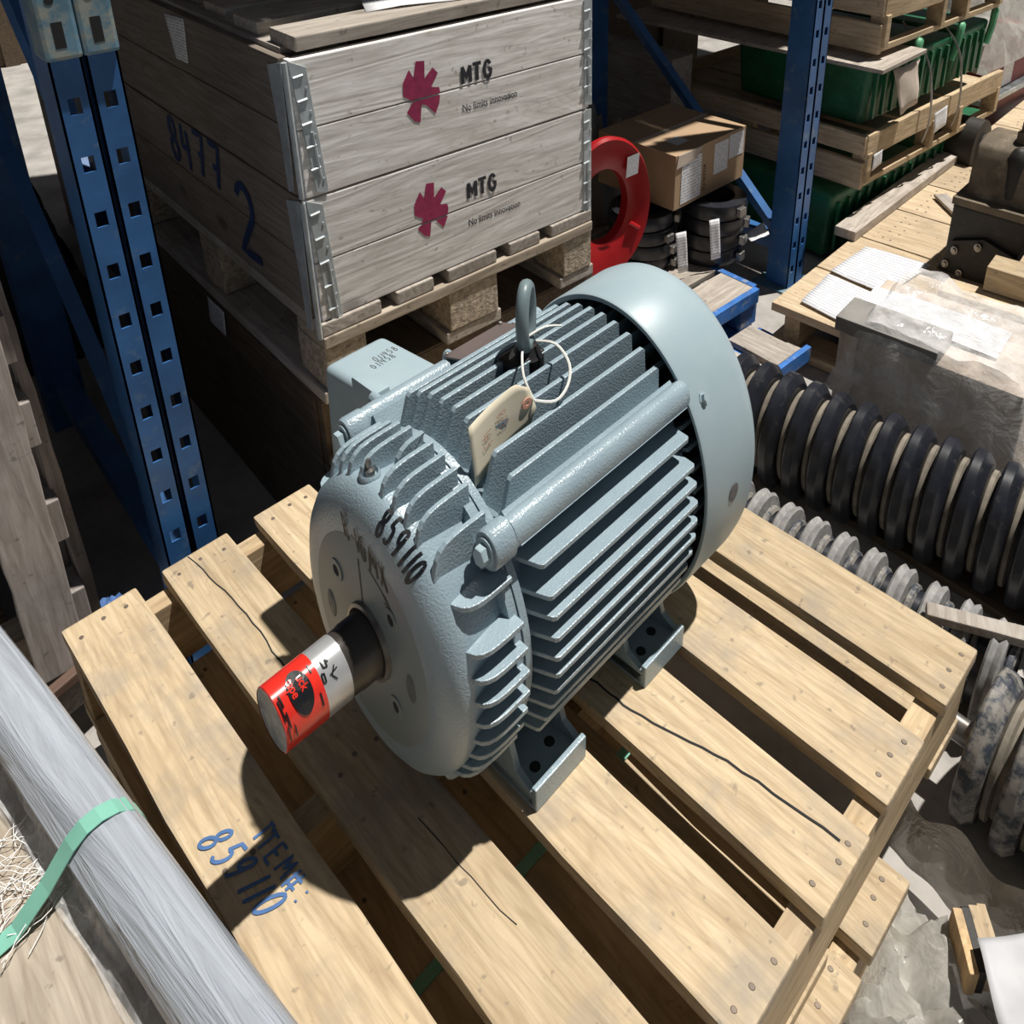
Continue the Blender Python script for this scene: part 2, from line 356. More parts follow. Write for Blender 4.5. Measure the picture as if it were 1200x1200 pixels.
# unseen shelving and goods added overhead to shade the bay behind
sh=thing('shade_shelf','unseen timber deck added above the crates to shade the bay','shelf',(0,0,0))
for i in range(22):
    x=-1.1+.26*i; ys=.0 if x<.9 else .13
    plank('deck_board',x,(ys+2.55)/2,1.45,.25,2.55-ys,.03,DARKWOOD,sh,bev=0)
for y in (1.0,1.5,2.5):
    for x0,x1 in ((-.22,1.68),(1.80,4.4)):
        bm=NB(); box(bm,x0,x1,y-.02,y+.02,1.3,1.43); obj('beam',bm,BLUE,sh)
tag(obj('shade_crate',(lambda b:(box(b,2.05,4.3,.20,2.5,1.49,2.2),b)[1])(NB()),DARKWOOD),'unseen timber crate added above the green bins to shade the bay','crate')  # out-of-view crate added to block sun over the far bay
for nm,(x0,x1,y0,y1,z0,z1),lb in (('backdrop_case',(.06,.95,1.32,2.3,FL,1.25),'dark timber case added behind the logo crate to darken the background'),  # added so the background behind the crate reads dark
    ('backdrop_case',(1.82,3.3,1.75,2.6,FL,1.2),'dark timber case behind the green bins and rear rack post'),
    ('far_backdrop',(-.2,3.0,4.9,5.6,FL,1.5),'far dark block added behind the left rack upright to darken the background')):  # dark block added to cover the bright far floor
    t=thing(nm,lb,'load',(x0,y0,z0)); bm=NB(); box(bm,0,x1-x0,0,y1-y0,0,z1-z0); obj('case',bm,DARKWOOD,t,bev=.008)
    for q in (.2,.5,.8):
        bm=NB(); box(bm,(x1-x0)*q-.04,(x1-x0)*q+.04,-.02,-.001,0,z1-z0); obj('batten',bm,DARKWOOD,t)
bl=tag(obj('shade_crate',(lambda b:(box(b,-1.2,.95,.03,2.5,1.49,2.2),b)[1])(NB()),DARKWOOD),'unseen timber crate added above the logo crate to shade the bay','crate')  # second unseen crate overhead, added to deepen the shade
t=thing('shade_load','tall unseen load added at far left to block light from the bay','load',(-2.1,.8,FL))  # out-of-view load added to keep light off the left bay
bm=NB(); box(bm,0,.9,0,3.6,.0,2.9); obj('case',bm,DARKWOOD,t,bev=.01)
# ================================================================ MAIN PALLETS
TH=.0540; PX,PY,ZD=-.7418,-.0675,-.309
L=1.047
def stringer_pallet(name,label,off,ztop,h,bands,strs,mat,matx,group=None,ly=L,rz=TH,bot=True):
    "local frame: x across the boards, -y along them"
    t=thing(name,label,'pallet',(off[0],off[1],ztop),rz,group)
    T=.026
    for (a,b) in bands:
        d=plank('deck_board',(a+b)/2,-ly/2+random.uniform(-.004,.004),-T/2,b-a,ly,T,mat,t,bev=.0045,wob=.004)
        pts=[]
        for s in strs:
            for k in (.2,.5,.8):
                pts.append(((k-.5)*(b-a)+random.uniform(-.006,.006),(-s)+ly/2+random.uniform(-.008,.008),T/2+.0001))
        nails(d,pts)
    x0=bands[0][0]; x1=bands[-1][1]
    for s in strs:
        plank('stringer',(x0+x1)/2,-s,-T-(h-2*T)/2,x1-x0-.004,.036,h-2*T,matx,t,bev=.002,wob=.001)
    if bot:
        for a in (x0,(x0+x1)/2-.05,x1-.11): plank('bottom_board',a+.055,-ly/2,-h+T/2,.11,ly,T,mat,t)
    return t
bands=[(.2262,.3432),(.3822,.5006),(.5499,.6657),(.7141,.8335),(.8819,1.0015),(1.067,1.1896)]
mp_=stringer_pallet('motor_pallet','new pine stringer pallet directly under the blue-grey motor, its boards in full sun',(PX,PY),ZD,.186,bands,(.030,.50,L-.022),W_PAL,W_PALX)
# the board with the hand-written item number is the first one
c,s_=math.cos(TH),math.sin(TH)
def pal_local(px,py,a=TH,ox=PX,oy=PY):
    dx,dy=px-ox,py-oy; return (dx*math.cos(a)+dy*math.sin(a), -dx*math.sin(a)+dy*math.cos(a))
db=[o for o in mp_.children if o.name.startswith('deck_board')]
b1=db[0]
def deck_text(text,p0,pu,pv,adv,w,name='marker_lettering'):
    "p0 start, pu unit step along text, pv up vector (pallet local)"
    bm=NB(); z=Vector((0,0,1)); base=Vector(b1.location)
    def m(u,v): 
        q=Vector((p0[0]+pu[0]*u+pv[0]*v,p0[1]+pu[1]*u+pv[1]*v,.0006)); return (q-base,z)
    letter(bm,text,m,w,adv=adv); return obj(name,bm,BLM,b1)
deck_text('859110',(.243,-.443),(.0028,-.0325),(.036,-.012),.8,.0045)
deck_text('ITEM#:',(.292,-.484),(.0,-.0265),(.025,-.001),.8,.0036)
# long cracks in two boards
def crack(board,pts,w=.0022):
    bm=NB(); z=Vector((0,0,1)); P=[]
    for (a,b) in zip(pts,pts[1:]):
        for k in range(8):
            t=k/8; P.append(Vector((a[0]+(b[0]-a[0])*t+random.uniform(-.0018,.0018),a[1]+(b[1]-a[1])*t,.0134)))
    ribbon(bm,P,[z]*len(P),w,.0003); return obj('split',bm,DARK,board)
crack(db[1],[(-.012,.52),(.004,.34),(-.006,.16)],.002)
crack(db[3],[(-.030,-.10),(-.026,-.20),(.012,-.34),(.030,-.52)],.0032)
crack(db[1],[(.01,-.1),(.02,-.30)],.0012)
off2=(PX,PY-.036)
lowb=[(.82-.148*i,.938-.148*i) for i in range(5)][::-1]
lp=stringer_pallet('lower_pallet','second pine pallet under the motor pallet, its corner boards showing at lower right',off2,ZD-.190,.171,lowb,(.03,.52,L-.03),W_PAL,W_PALX)
# mint strap on the lower pallet
bm=NB(); box(bm,0,.945,-.008,.008,0,.002); obj('strapping',bm,MINT,lp,(0.0,-.648,.003),0)
# ================================================================ MOTOR
MY,MYAW,K=-.597,.0775,1.45
ZC=.289
mot=thing('electric_motor','large blue-grey finned electric motor with a red-wrapped shaft, lying on the pine pallet','motor',(0,MY,ZD),MYAW)
def mf(x,l,z): return Vector((x,l,ZC+K*z))
def mobj(name,bm,mat=PAINT,parent=mot,**k): return obj(name,bm,mat,parent,**k)
bm=NB(); lathe(bm,[(-.168,0),(-.168,.158),(-.158,.158),(-.156,.150),(-.140,.138),(-.125,.125),(.152,.125),(.152,.150),(.158,.150),(.158,0)],mf,96); frame=mobj('frame',bm,smooth=True)
RB=.182
def env(r,a): return math.sqrt(max(r*r-a*a,0))
tops=[-.102,-.078,-.055,-.032,-.010,.012,.034,.056,.078]
sides=[.088,.061,.042,.021,0,-.020,-.041,-.063,-.085,-.108]
def fin(name,a,kind,x0r,x0t,x1t,x1r,rin,rout,par,th=.0033,curve=False,mat=PAINT):
    i=max(env(rin,a)-.006,.0); o=env(rout,a)
    if curve: pts=[(x0r,i),(x0r-.002,i+(o-i)*.22),(x0r+.001,i+(o-i)*.45),(x0r+.004,i+(o-i)*.66),(x0r+.010,i+(o-i)*.83),(x0r+.019,i+(o-i)*.94),(x0r+.030,i+(o-i)*.985),(x0r+.042,o),(x1t,o),(x1t,o-(o-i)*.5),(x1r-.0001,o-(o-i)*.55),(x1r,i)]
    else: pts=[(x0r,i),(x0t,o-.003),(x0t+.004,o),(x1t-.004,o),(x1t,o-.003),(x1r,i)]
    if kind in('top','bot'):
        sg=1 if kind=='top' else -1
        f=lambda x,b,t:mf(x,a+t,sg*b)
        t0,t1=-th,th
    else:
        sg=-1 if kind=='near' else 1
        f=lambda x,b,t:mf(x,sg*b,a+t)
        t0,t1=-th*.75,th*.75
    bm=NB(); prism(bm,pts,f,t0,t1); return obj(name,bm,mat,par,bev=.0012,seg=2)
for a in tops: fin('cooling_fin',a,'top',-.168,-.134,.142,.15,.125,RB,mot)
for a in tops[1:-1]: fin('cooling_fin',a,'bot',-.160,-.138,.142,.15,.125,RB-.004,mot)
for a in sides: fin('cooling_fin',a,'near',-.166,-.140,.144,.15,.125,RB,mot)
for a in sides: fin('cooling_fin',a,'far',-.160,-.140,.144,.15,.125,RB-.015,mot)
# corner bolt bosses
def boss(sy,sz):
    bm=NB(); cy,cz=sy*.1335,sz*.1245
    tb=[mf(-.165,cy,cz),mf(.155,cy,cz)]
    n=16; R=.0155; ra=[]
    for x in (-.166,-.15,.148,.156):
        rr=R if -.155<x<.15 else R*.95
        ra.append([bm.verts.new(mf(x,cy+rr*math.cos(2*PI*i/n),cz+rr*math.sin(2*PI*i/n))) for i in range(n)])
    for p,q in zip(ra,ra[1:]):
        for i in range(n): bm.faces.new((p[i],p[(i+1)%n],q[(i+1)%n],q[i]))
    bm.faces.new(ra[0]); bm.faces.new(ra[-1][::-1])
    # web down to the frame, flared towards the last upright fin
    q=[(sy*.118,sz*.137),(sy*.085,sz*.100),(sy*.10,sz*.082),(sy*.1485,sz*.117)]
    prism(bm,q,lambda a,b,t:mf(t,a,b),-.16,.15)
    return mobj('bolt_boss',bm,smooth=True)
for sy in(-1,1): boss(sy,1)
# end bell
prof=[(-.270,0),(-.270,.110),(-.2692,.121),(-.266,.132),(-.260,.1415),(-.251,.1485),(-.240,.151),(-.222,.149),(-.183,.145),(-.181,.156),(-.169,.156),(-.169,0)]
bm=NB(); lathe(bm,prof,mf,128); bell=mobj('end_bell',bm,smooth=True)
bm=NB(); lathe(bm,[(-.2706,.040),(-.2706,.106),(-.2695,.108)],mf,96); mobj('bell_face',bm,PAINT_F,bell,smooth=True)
for i,a in enumerate([-.102,-.076,-.058,-.038,-.018,.001,.021,.044,.063,.083]):
    f=fin('bell_fin',a,'top',-.246 if i!=5 else -.212,-.226 if i!=5 else -.196,-.172,-.168,.147,.170,bell,th=.0031,curve=True)
for a in (-.084,-.063,-.042,-.021,0,.021,.042,.063,.084): fin('bell_fin',a,'bot',-.243,-.226,-.172,-.168,.147,.168,bell,th=.0031,curve=True)
for a in (.088,.050,.026,.002,-.022,-.045,-.068,-.091,-.113):
    fin('bell_fin',a,'near',-.240,-.216,-.172,-.168,.147,.1695,bell,th=.0034,curve=True)
    fin('bell_fin',a,'far',-.240,-.216,-.172,-.168,.147,.1695,bell,th=.0034,curve=True)
# bell bolt lugs
for sy in (-1,1):
    for sz in (1,):
        bm=NB(); cy,cz=sy*.1315,sz*.1225
        lathe(bm,[(-.196,0),(-.196,.0175),(-.192,.019),(-.168,.019),(-.168,0)],lambda x,c,d:mf(x,cy+c,cz+d),20)
        prism(bm,[(sy*.125,sz*.135),(sy*.09,sz*.10),(sy*.105,sz*.085),(sy*.144,sz*.113)],lambda a,b,t:mf(t,a,b),-.190,-.17)
        mobj('bolt_lug',bm,PAINT,bell,smooth=True)
        bm=NB(); lathe(bm,[(-.1985,0),(-.1985,.0135),(-.196,.0135)],lambda x,c,d:mf(x,cy+c,cz+d),20); lathe(bm,[(-.208,0),(-.208,.009),(-.206,.0095),(-.1985,.0095)],lambda x,c,d:mf(x,cy+c,cz+d),6)
        o=mobj('hex_bolt',bm,PAINT_S)
# grease fitting boss on top of the bell
bm=NB(); lathe(bm,[(.095,.012),(.145,.013),(.152,.0125),(.154,.010),(.150,.008),(.150,0)],lambda s,c,d:mf(-.236+c,.016+d,s),20); mobj('grease_boss',bm,PAINT,bell,smooth=True)
bm=NB(); lathe(bm,[(.148,.006),(.156,.006),(.158,.003),(.163,.0035),(.166,.002),(.166,0)],lambda s,c,d:mf(-.236+c,.016+d,s),12); mobj('grease_fitting',bm,STEEL,bell,smooth=True)
# face holes and pads
ff=lambda x,l,z:mf(x-.0050,l,z)
for l,z in((.056,.05),(-.050,.053),(-.041,-.051),(.055,-.052)):
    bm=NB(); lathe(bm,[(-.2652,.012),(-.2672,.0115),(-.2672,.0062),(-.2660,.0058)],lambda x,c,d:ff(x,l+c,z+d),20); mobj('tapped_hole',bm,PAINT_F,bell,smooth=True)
    bm=NB(); lathe(bm,[(-.2662,.0062),(-.2662,0)],lambda x,c,d:ff(x,l+c,z+d),16); mobj('hole',bm,DARK,bell)
for l,z in((.080,-.001),(-.076,-.008)):
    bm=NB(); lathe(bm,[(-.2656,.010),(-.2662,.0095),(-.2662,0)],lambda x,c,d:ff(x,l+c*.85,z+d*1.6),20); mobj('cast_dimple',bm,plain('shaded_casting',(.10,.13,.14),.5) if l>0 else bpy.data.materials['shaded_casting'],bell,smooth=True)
# shaft
bm=NB(); lathe(bm,[(-.268,.040),(-.275,.0395),(-.276,.036),(-.272,.034)],mf,40); mobj('shaft_seal',bm,STEEL,bell,smooth=True)
bm=NB(); lathe(bm,[(-.2712,.0395),(-.2712,.036),(-.2712,0)],mf,40); mobj('seal_recess',bm,DARK,bell)
SHX=.0055
shaft_m=lambda x,c,d:mf(x,c,d+.0)
bm=NB(); lathe(bm,[(-.26,.0325),(-.300,.0325),(-.302,.0315),(-.326,.0310),(-.326,0)],shaft_m,40); sh_o=mobj('shaft',bm,plain('brown_tape',(.045,.038,.034),.35,var=.4,vs=30),smooth=True)
bm=NB(); lathe(bm,[(-.316,.0318),(-.3505,.0312),(-.3505,0)],shaft_m,40); mobj('silver_sleeve',bm,CANS,sh_o,smooth=True)
bm=NB(); lathe(bm,[(-.348,.0316),(-.399,.0308),(-.400,.0295)],shaft_m,40); red=mobj('red_wrapper',bm,CANR,sh_o,smooth=True)
bm=NB(); lathe(bm,[(-.3992,.0298),(-.3995,.028),(-.3975,.026),(-.3985,0)],shaft_m,32); mobj('shaft_end',bm,plain('dull_zinc',(.36,.35,.33),.6,.3,var=.4,vs=60,bs=.4,bscale=200),sh_o,smooth=True)
def shaft_srf(x,a,r=.0322):
    "a degrees, 90 = top, 180 = near side (-lateral)"
    t=math.radians(a); return mf(x,r*math.cos(t),r*math.sin(t)),Vector((0,math.cos(t),math.sin(t)/K)).normalized()
# oval emblem and lettering on the wrapper
bm=NB(); cxa=(-.3715,128)
n=28; ce=bm.verts.new(shaft_srf(*cxa,.0326)[0]); rg=[bm.verts.new(shaft_srf(cxa[0]+.0125*math.cos(2*PI*i/n),cxa[1]+38*math.sin(2*PI*i/n),.0324)[0]) for i in range(n)]
rm=[bm.verts.new(shaft_srf(cxa[0]+.0062*math.cos(2*PI*i/n),cxa[1]+19*math.sin(2*PI*i/n),.0325)[0]) for i in range(n)]
for i in range(n): bm.faces.new((rg[i],rg[(i+1)%n],rm[(i+1)%n],rm[i])); bm.faces.new((rm[i],rm[(i+1)%n],ce))
mobj('oval_emblem',bm,BLK,red)
def shaft_type(text,size,x0,a0,mat,bold=0,name='printed_lettering',r=.0330):
    k=180/PI/.040
    def mp(x,y): return shaft_srf(x0+y,a0+x*k,r)[0]
    bm=type_mesh(text,size,mp,bold); bmesh.ops.subdivide_edges(bm,edges=bm.edges,cuts=0) if False else None
    return mobj(name,bm,mat,red)
shaft_type('uck',.0125,-.3705,106,CANR,.0002); shaft_type('tape',.0125,-.3815,102,CANR,.0002)
bm=NB()
for (x,a,l) in ((-.393,112,20),(-.396,118,34),(-.393,140,26),(-.3885,165,20),(-.396,160,26),(-.354,100,16),(-.354,150,22)):
    P=[shaft_srf(x,a+l*k/6,.0322) for k in range(7)]; ribbon(bm,[p for p,_ in P],[q for _,q in P],.0017,.0003)
mobj('small_print',bm,BLK,red)['kind']='stuff'
bm=NB()
for st in ([(-.336,112),(-.334,118)],[(-.341,108),(-.341,122),(-.337,124),(-.336,110)],[(-.330,128),(-.336,140),(-.332,150)],[(-.328,134),(-.338,138)],[(-.346,128),(-.347,142),(-.344,143),(-.343,130),(-.346,128)]):
    P=[]
    for a,b in zip(st,st[1:]):
        for k in range(5): P.append(shaft_srf(a[0]+(b[0]-a[0])*k/4,a[1]+(b[1]-a[1])*k/4,.0322))
    ribbon(bm,[p for p,_ in P],[q for _,q in P],.0014,.0003)
mobj('marker_scribble',bm,BLK,sh_o)
# fan cover
bm=NB(); lathe(bm,[(.160,.1795),(.158,.182),(.158,.1855),(.162,.187),(.262,.188),(.278,.186),(.290,.180),(.300,.165),(.312,.13),(.316,0),(.312,0),(.308,.13),(.296,.163),(.286,.176),(.272,.181),(.160,.1815)],mf,128); cov=mobj('fan_cover',bm,PAINT_S,smooth=True)
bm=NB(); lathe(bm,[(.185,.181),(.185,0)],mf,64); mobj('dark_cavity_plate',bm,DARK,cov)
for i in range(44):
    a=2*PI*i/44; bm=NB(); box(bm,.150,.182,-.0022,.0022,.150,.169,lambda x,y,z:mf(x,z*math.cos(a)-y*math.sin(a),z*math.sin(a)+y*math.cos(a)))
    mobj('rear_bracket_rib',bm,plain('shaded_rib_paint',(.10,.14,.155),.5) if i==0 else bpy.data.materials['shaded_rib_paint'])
def on_cover(x,l,z,r0,mat,name,h=.004,n=6,sc_=1):
    a=math.atan2(z,l); bm=NB(); nr=Vector((0,math.cos(a),math.sin(a))); tg=Vector((0,-math.sin(a),math.cos(a))); R=.1876
    f=lambda s,c,d:mf(x+c,(R+s)*math.cos(a)-d*math.sin(a),(R+s)*math.sin(a)+d*math.cos(a))
    lathe(bm,[(0,r0*1.5),(.0008,r0*1.5),(.001,r0),(h,r0*.95),(h,0)],f,n); return mobj(name,bm,mat,cov)
on_cover(.186,-.1366,.1030,.0055,PAINT_S,'cover_bolt',.006); on_cover(.186,.1366,.1030,.0055,PAINT_S,'cover_bolt',.006)
on_cover(.222,-.1945,-.001,.0075,plain('grey_rubber_plug',(.12,.12,.13),.6),'cover_plug',.0012,20)
# feet
zb=-ZC/K
for (x0,x1,ins) in ((-.155,-.058,1),(.072,.168,-1)):
    for sy in (-1,1):
        f=(lambda x,l,z,sy=sy:mf(x,sy*l,zb+z))
        bm=NB(); box(bm,x0,x1,.070,.150,0,.017,f); ft=mobj('foot',bm,PAINT,bev=.0015)
        bm=NB(); box(bm,x0,x1,.1465,.1545,0,.029,f); mobj('outer_lip',bm,PAINT,ft,bev=.002)
        for xa in (x0,x1-.009):
            bm=NB(); prism(bm,[(.070,.004),(.148,.004),(.148,.020),(.118,.030),(.100,.075),(.070,.110)],lambda a,b,t:f(t,a,b),xa,xa+.009); mobj('gusset',bm,PAINT,ft,bev=.001)
        for q in (.30,.68):
            hx=x0+(x1-x0)*q; hl=.118+(.006 if q<.5 else -.003)
            bm=NB(); lathe(bm,[(0,.0075),(.0001,.0075),(.0001,0)],lambda s,c,d:f(hx+c,hl+d,.0174+s),20); mobj('bolt_hole',bm,DARK,ft)
# writing on the bell
def bell_srf(th,s):
    "th degrees round the bell (90 top, 180 near side), s 0..1 from front shoulder to back"
    prof_=[(-.266,.132),(-.260,.1415),(-.251,.1485),(-.240,.151)]
    k=s*(len(prof_)-1); i=min(max(int(k),0),len(prof_)-2); q=k-i
    x=prof_[i][0]+(prof_[i+1][0]-prof_[i][0])*q; r=prof_[i][1]+(prof_[i+1][1]-prof_[i][1])*q; t=math.radians(th)
    dx,dr=prof_[i+1][0]-prof_[i][0],prof_[i+1][1]-prof_[i][1]
    n=Vector((-dr,dx*math.cos(t),dx*math.sin(t)/K)).normalized()
    return mf(x,r*math.cos(t),r*math.sin(t)),n
bm=NB(); letter(bm,'859110',lambda u,v:bell_srf(103.0+u*6.7,.02+.80*v),.0040,adv=.78); mobj('black_marker_number',bm,BLK,bell)
fx=-.2708
def face_m(o,du,dv):
    return lambda u,v:(mf(fx,o[0]+du[0]*u+dv[0]*v,o[1]+du[1]*u+dv[1]*v),Vector((-1,0,0)))
bm=NB(); letter(bm,'R-10/4X',face_m((.026,.104),(-.0168,-.0050),(.0035,.0235)),.0027,adv=.80,cw=.66); mobj('brown_marker_note',bm,BRN,bell)
bm=NB()
for st in ([(.004,.089),(.005,.06),(.006,.037)],[(-.015,.088),(-.034,.078),(-.050,.066)],[(-.042,.074),(-.052,.0645),(-.040,.066)]):
    P=[mf(fx,a,b) for a,b in st]; ribbon(bm,P,[Vector((-1,0,0))]*len(P),.002,.0004)
mobj('brown_marker_arrow',bm,BRN,bell)
# terminal box
tb=[(-.128,.155),(-.004,.155),(-.004,.305),(-.128,.305)]
bm=NB(); vv=box(bm,-.128,-.002,.150,.305,-.055,.120,lambda x,l,z:mf(x+(.010 if z>0 else 0)*(1 if x<-.1 else -1),l,z-(.010 if l>.2 and z>0 else 0)))
tbx=mobj('terminal_box',bm,PAINT_S,bev=.014,seg=4,smooth=True)
bm=NB(); box(bm,-.132,.004,.146,.158,-.06,.124,mf); mobj('box_gasket_flange',bm,PAINT,tbx,bev=.002)
for (x,z) in ((-.128,.128),(.000,.128)):
    bm=NB(); lathe(bm,[(.130,0),(.130,.0085),(.165,.0085),(.165,0)],lambda s,c,d:mf(x+c,s,z-.004+d),14); mobj('cover_screw',bm,PAINT,tbx,smooth=True)
bm=NB(); prism(bm,[(-.128,.158),(-.128,.215),(-.122,.205),(-.106,.168),(-.104,.158)],lambda a,b,t:mf(a,b,t),.096,.132); mobj('corner_lug',bm,PAINT_S,tbx,bev=.003,smooth=True)
bm=NB(); letter(bm,'011458',lambda u,v:(mf(-.074+.0098*u,(.232+.013*v),.1208),Vector((0,0,1))),.0013,adv=.8); mobj('pencil_number',bm,BRN,tbx).location=(0,0,.0015)
# nameplate on its bracket
c4=[mf(-.026,.140,.1425),mf(.086,.140,.1425),mf(.096,.101,.1475),mf(-.018,.101,.1475)]
bm=NB(); lo=[v-Vector((0,0,.003)) for v in c4]; V=[bm.verts.new(v) for v in c4]+[bm.verts.new(v) for v in lo]
for q in((0,1,2,3),(7,6,5,4),(0,4,5,1),(1,5,6,2),(2,6,7,3),(3,7,4,0)): bm.faces.new([V[i] for i in q])
npl=mobj('nameplate',bm,PLATE)
for i in range(4):
    v=c4[i].lerp((c4[0]+c4[2])/2,.09); bm=NB(); lathe(bm,[(0,.0035),(.003,.003),(.004,0)],lambda s,c,d:(v.x+c,v.y+d,v.z+s),10); mobj('plate_rivet',bm,STEEL,npl)
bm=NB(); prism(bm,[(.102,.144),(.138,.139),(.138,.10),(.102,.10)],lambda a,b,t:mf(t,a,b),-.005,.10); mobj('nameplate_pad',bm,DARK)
# lifting eye
bm=NB(); 
ea=math.radians(34); ed=Vector((math.cos(ea),math.sin(ea),0)); EC=mf(.004,.004,.218); n=28; m=12; RG=[]
for i in range(n):
    t=2*PI*i/n; q=EC+ed*math.cos(t)*.0255+Vector((0,0,1))*math.sin(t)*.043; out=(ed*math.cos(t)+Vector((0,0,1))*math.sin(t)).normalized(); sd=ed.cross(Vector((0,0,1)))
    RG.append([bm.verts.new(q+out*math.cos(2*PI*k/m)*.0085+sd*math.sin(2*PI*k/m)*.0085) for k in range(m)])
for i in range(n):
    a,b=RG[i],RG[(i+1)%n]
    for k in range(m): bm.faces.new((a[k],a[(k+1)%m],b[(k+1)%m],b[k]))
eye=mobj('lifting_eye',bm,plain('dark_blue_grey_paint',(.16,.215,.235),.4,var=.2),smooth=True)
bm=NB(); lathe(bm,[(.150,.022),(.180,.022),(.183,.018),(.190,.013),(.192,0)],lambda s,c,d:mf(.004+c,.004+d,s),20); mobj('eye_shank',bm,TAPE,eye,smooth=True)
bm=NB(); box(bm,-.034,.022,-.012,.022,.140,.1835,mf); mobj('tape_pad',bm,TAPE,eye,bev=.004)
# cord and manila tag
bm=NB(); Zt=Vector((0,0,1))
P=smoothp([mf(-.008,-.002,.192),mf(-.030,-.022,.198),mf(-.050,-.045,.192),mf(-.052,-.063,.176)]); tube(bm,P,.0016,6)
P=[mf(.008,-.010,.196),mf(.016,-.036,.198),mf(.012,-.062,.188),mf(-.006,-.076,.178),mf(-.030,-.078,.172),mf(-.052,-.064,.176)]
tube(bm,smoothp(P),.0019,6)
P=[mf(.0,.006,.195),mf(.03,-.002,.20),mf(.06,-.004,.192)]; tube(bm,smoothp(P),.0016,6)
tg=thing('hanging_tag','cream manila tag tied by white cord to the lifting eye, lying on the top fins','tag',(0,MY,ZD),MYAW)
obj('cord',bm,STRING,tg,smooth=True)
def tagpt(u,v):
    # u along the length from the eyelet end (0) to the loose end (1), v from the lower to the upper edge
    lo=Vector((-.040,-.061,.153)).lerp(Vector((-.152,-.064,.134)),u); hi=Vector((-.064,-.061,.203)).lerp(Vector((-.153,-.061,.190)),u)
    if u<.16: vv=.5+(v-.5)*(.5+.5*u/.16)
    else: vv=v
    p=lo.lerp(hi,vv); p.y+=.004*math.sin(u*3.1)-.007*max(0,u-.6)*(1-v)
    return mf(*p)
bm=NB(); grid(bm,14,6,tagpt); obj('card',bm,TAG,tg,smooth=True,solid=.0008)
bm=NB(); e=tagpt(.10,.5); lathe(bm,[(0,.0025),(.0012,.003),(.0012,.0075),(0,.008)],lambda s,c,d:(e.x+c,e.y-s-.0008,e.z+d),16); obj('eyelet',bm,TERRA,tg)
bm=NB(); letter(bm,'858',lambda u,v:(tagpt(.40+.14*v,.75-.14*u)+Vector((0,-.0012,0)),Vector((0,-1,0))),.0009); letter(bm,'147',lambda u,v:(tagpt(.66+.14*v,.68-.16*u)+Vector((0,-.0012,0)),Vector((0,-1,0))),.0009); obj('handwriting',bm,plain('red_pen',(.5,.2,.12),.6),tg)
# ================================================================ BLUE RACK UPRIGHTS
def upright(name,label,x0,y0,ztop=1.295,group=None,sleeve=None,depth=.95,cats='rack',front=True):
    t=thing(name,label,cats,(x0,y0,FL),0,group)
    H=ztop-FL; wc=.0435; pitch=.0905
    for k in range(2):
        bm=NB(); xa=k*(wc+.005)
        # front face with punched slots
        sx0,sx1=xa+wc*.5-.0085,xa+wc*.5+.0085; zs=.05
        box(bm,xa,sx0,0,.003,0,H); box(bm,sx1,xa+wc,0,.003,0,H)
        z=0.0
        while z<H-.05:
            box(bm,sx0,sx1,0,.003,z,min(z+pitch-.025,H)); z+=pitch
        bm2=bm
        box(bm2,xa,xa+.003,0,.085,0,H); box(bm2,xa+wc-.003,xa+wc,0,.085,0,H)
        obj('upright_channel',bm2,BLUE,t)
    bm=NB(); box(bm,wc,wc+.005,.016,.020,0,H); obj('groove_web',bm,BLUE,t)
    bm=NB(); box(bm,-.03,.125,-.05,.12,0,.008); obj('foot_plate',bm,BLUE_L,t)
    bm=NB(); box(bm,0,.092,depth,depth+.08,0,H); obj('rear_post',bm,BLUE,t)
    for (za,zb_) in ((.15,.95),(.95,1.85)):
        bm=NB(); tube(bm,[(.045,.05,za),(.045,depth,zb_)],.022,4); obj('diagonal_brace',bm,BLUE,t)
    for za in (.12,):
        bm=NB(); box(bm,.02,.07,.08,depth,za,za+.05); obj('cross_brace',bm,BLUE,t)
    if sleeve:
        for k in range(2):
            bm=NB(); xa=k*.0495-.004; box(bm,xa,xa+.049,-.012,.05,sleeve-FL,H)
            s_=obj('beam_connector',bm,BLUE_L,t,bev=.006)
            bm=NB(); box(bm,xa+.016,xa+.030,-.0125,-.0118,sleeve-FL+.018,sleeve-FL+.055); obj('connector_slot',bm,DARK,s_); bm=NB(); lathe(bm,[(0,.006),(.0004,.006),(.0004,0)],lambda s,c,d:(xa+.02+c,-.0122-s,sleeve-FL+.085+d),12); obj('pin_hole',bm,DARK,s_)
    return t
upright('rack_upright','blue slotted rack upright left of the big wooden crate, pale connector sleeves at its top',-.330,.03,sleeve=.565)
upright('rack_upright','blue slotted rack upright right of the cardboard box, standing beside the blue pallet',1.690,.05)
# ================================================================ CRATE ON ITS PALLET
CW,CD,CH=.70,1.05,.505
cr=thing('collar_crate','large whitewashed timber collar crate with crimson logos and steel corner hinges','crate',(0,0,0))
zs=[0,.1235,.2525,.380,CH]
fronts=[]
for i in range(4):
    a,b=zs[i],zs[i+1]-(.0045 if i==1 else .0022)
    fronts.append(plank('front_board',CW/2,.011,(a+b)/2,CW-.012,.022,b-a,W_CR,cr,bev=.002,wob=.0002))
    plank('side_board',.011,CD/2+.012,(a+b)/2,.022,CD-.03,b-a,W_CR_SHADE,cr,bev=.002,wob=.001)
    plank('side_board',CW-.011,CD/2+.012,(a+b)/2,.022,CD-.03,b-a,W_CR_SHADE,cr,bev=.002,wob=.001)
    plank('rear_board',CW/2,CD-.011,(a+b)/2,CW-.05,.022,b-a,W_CR,cr,bev=.002,wob=.001)
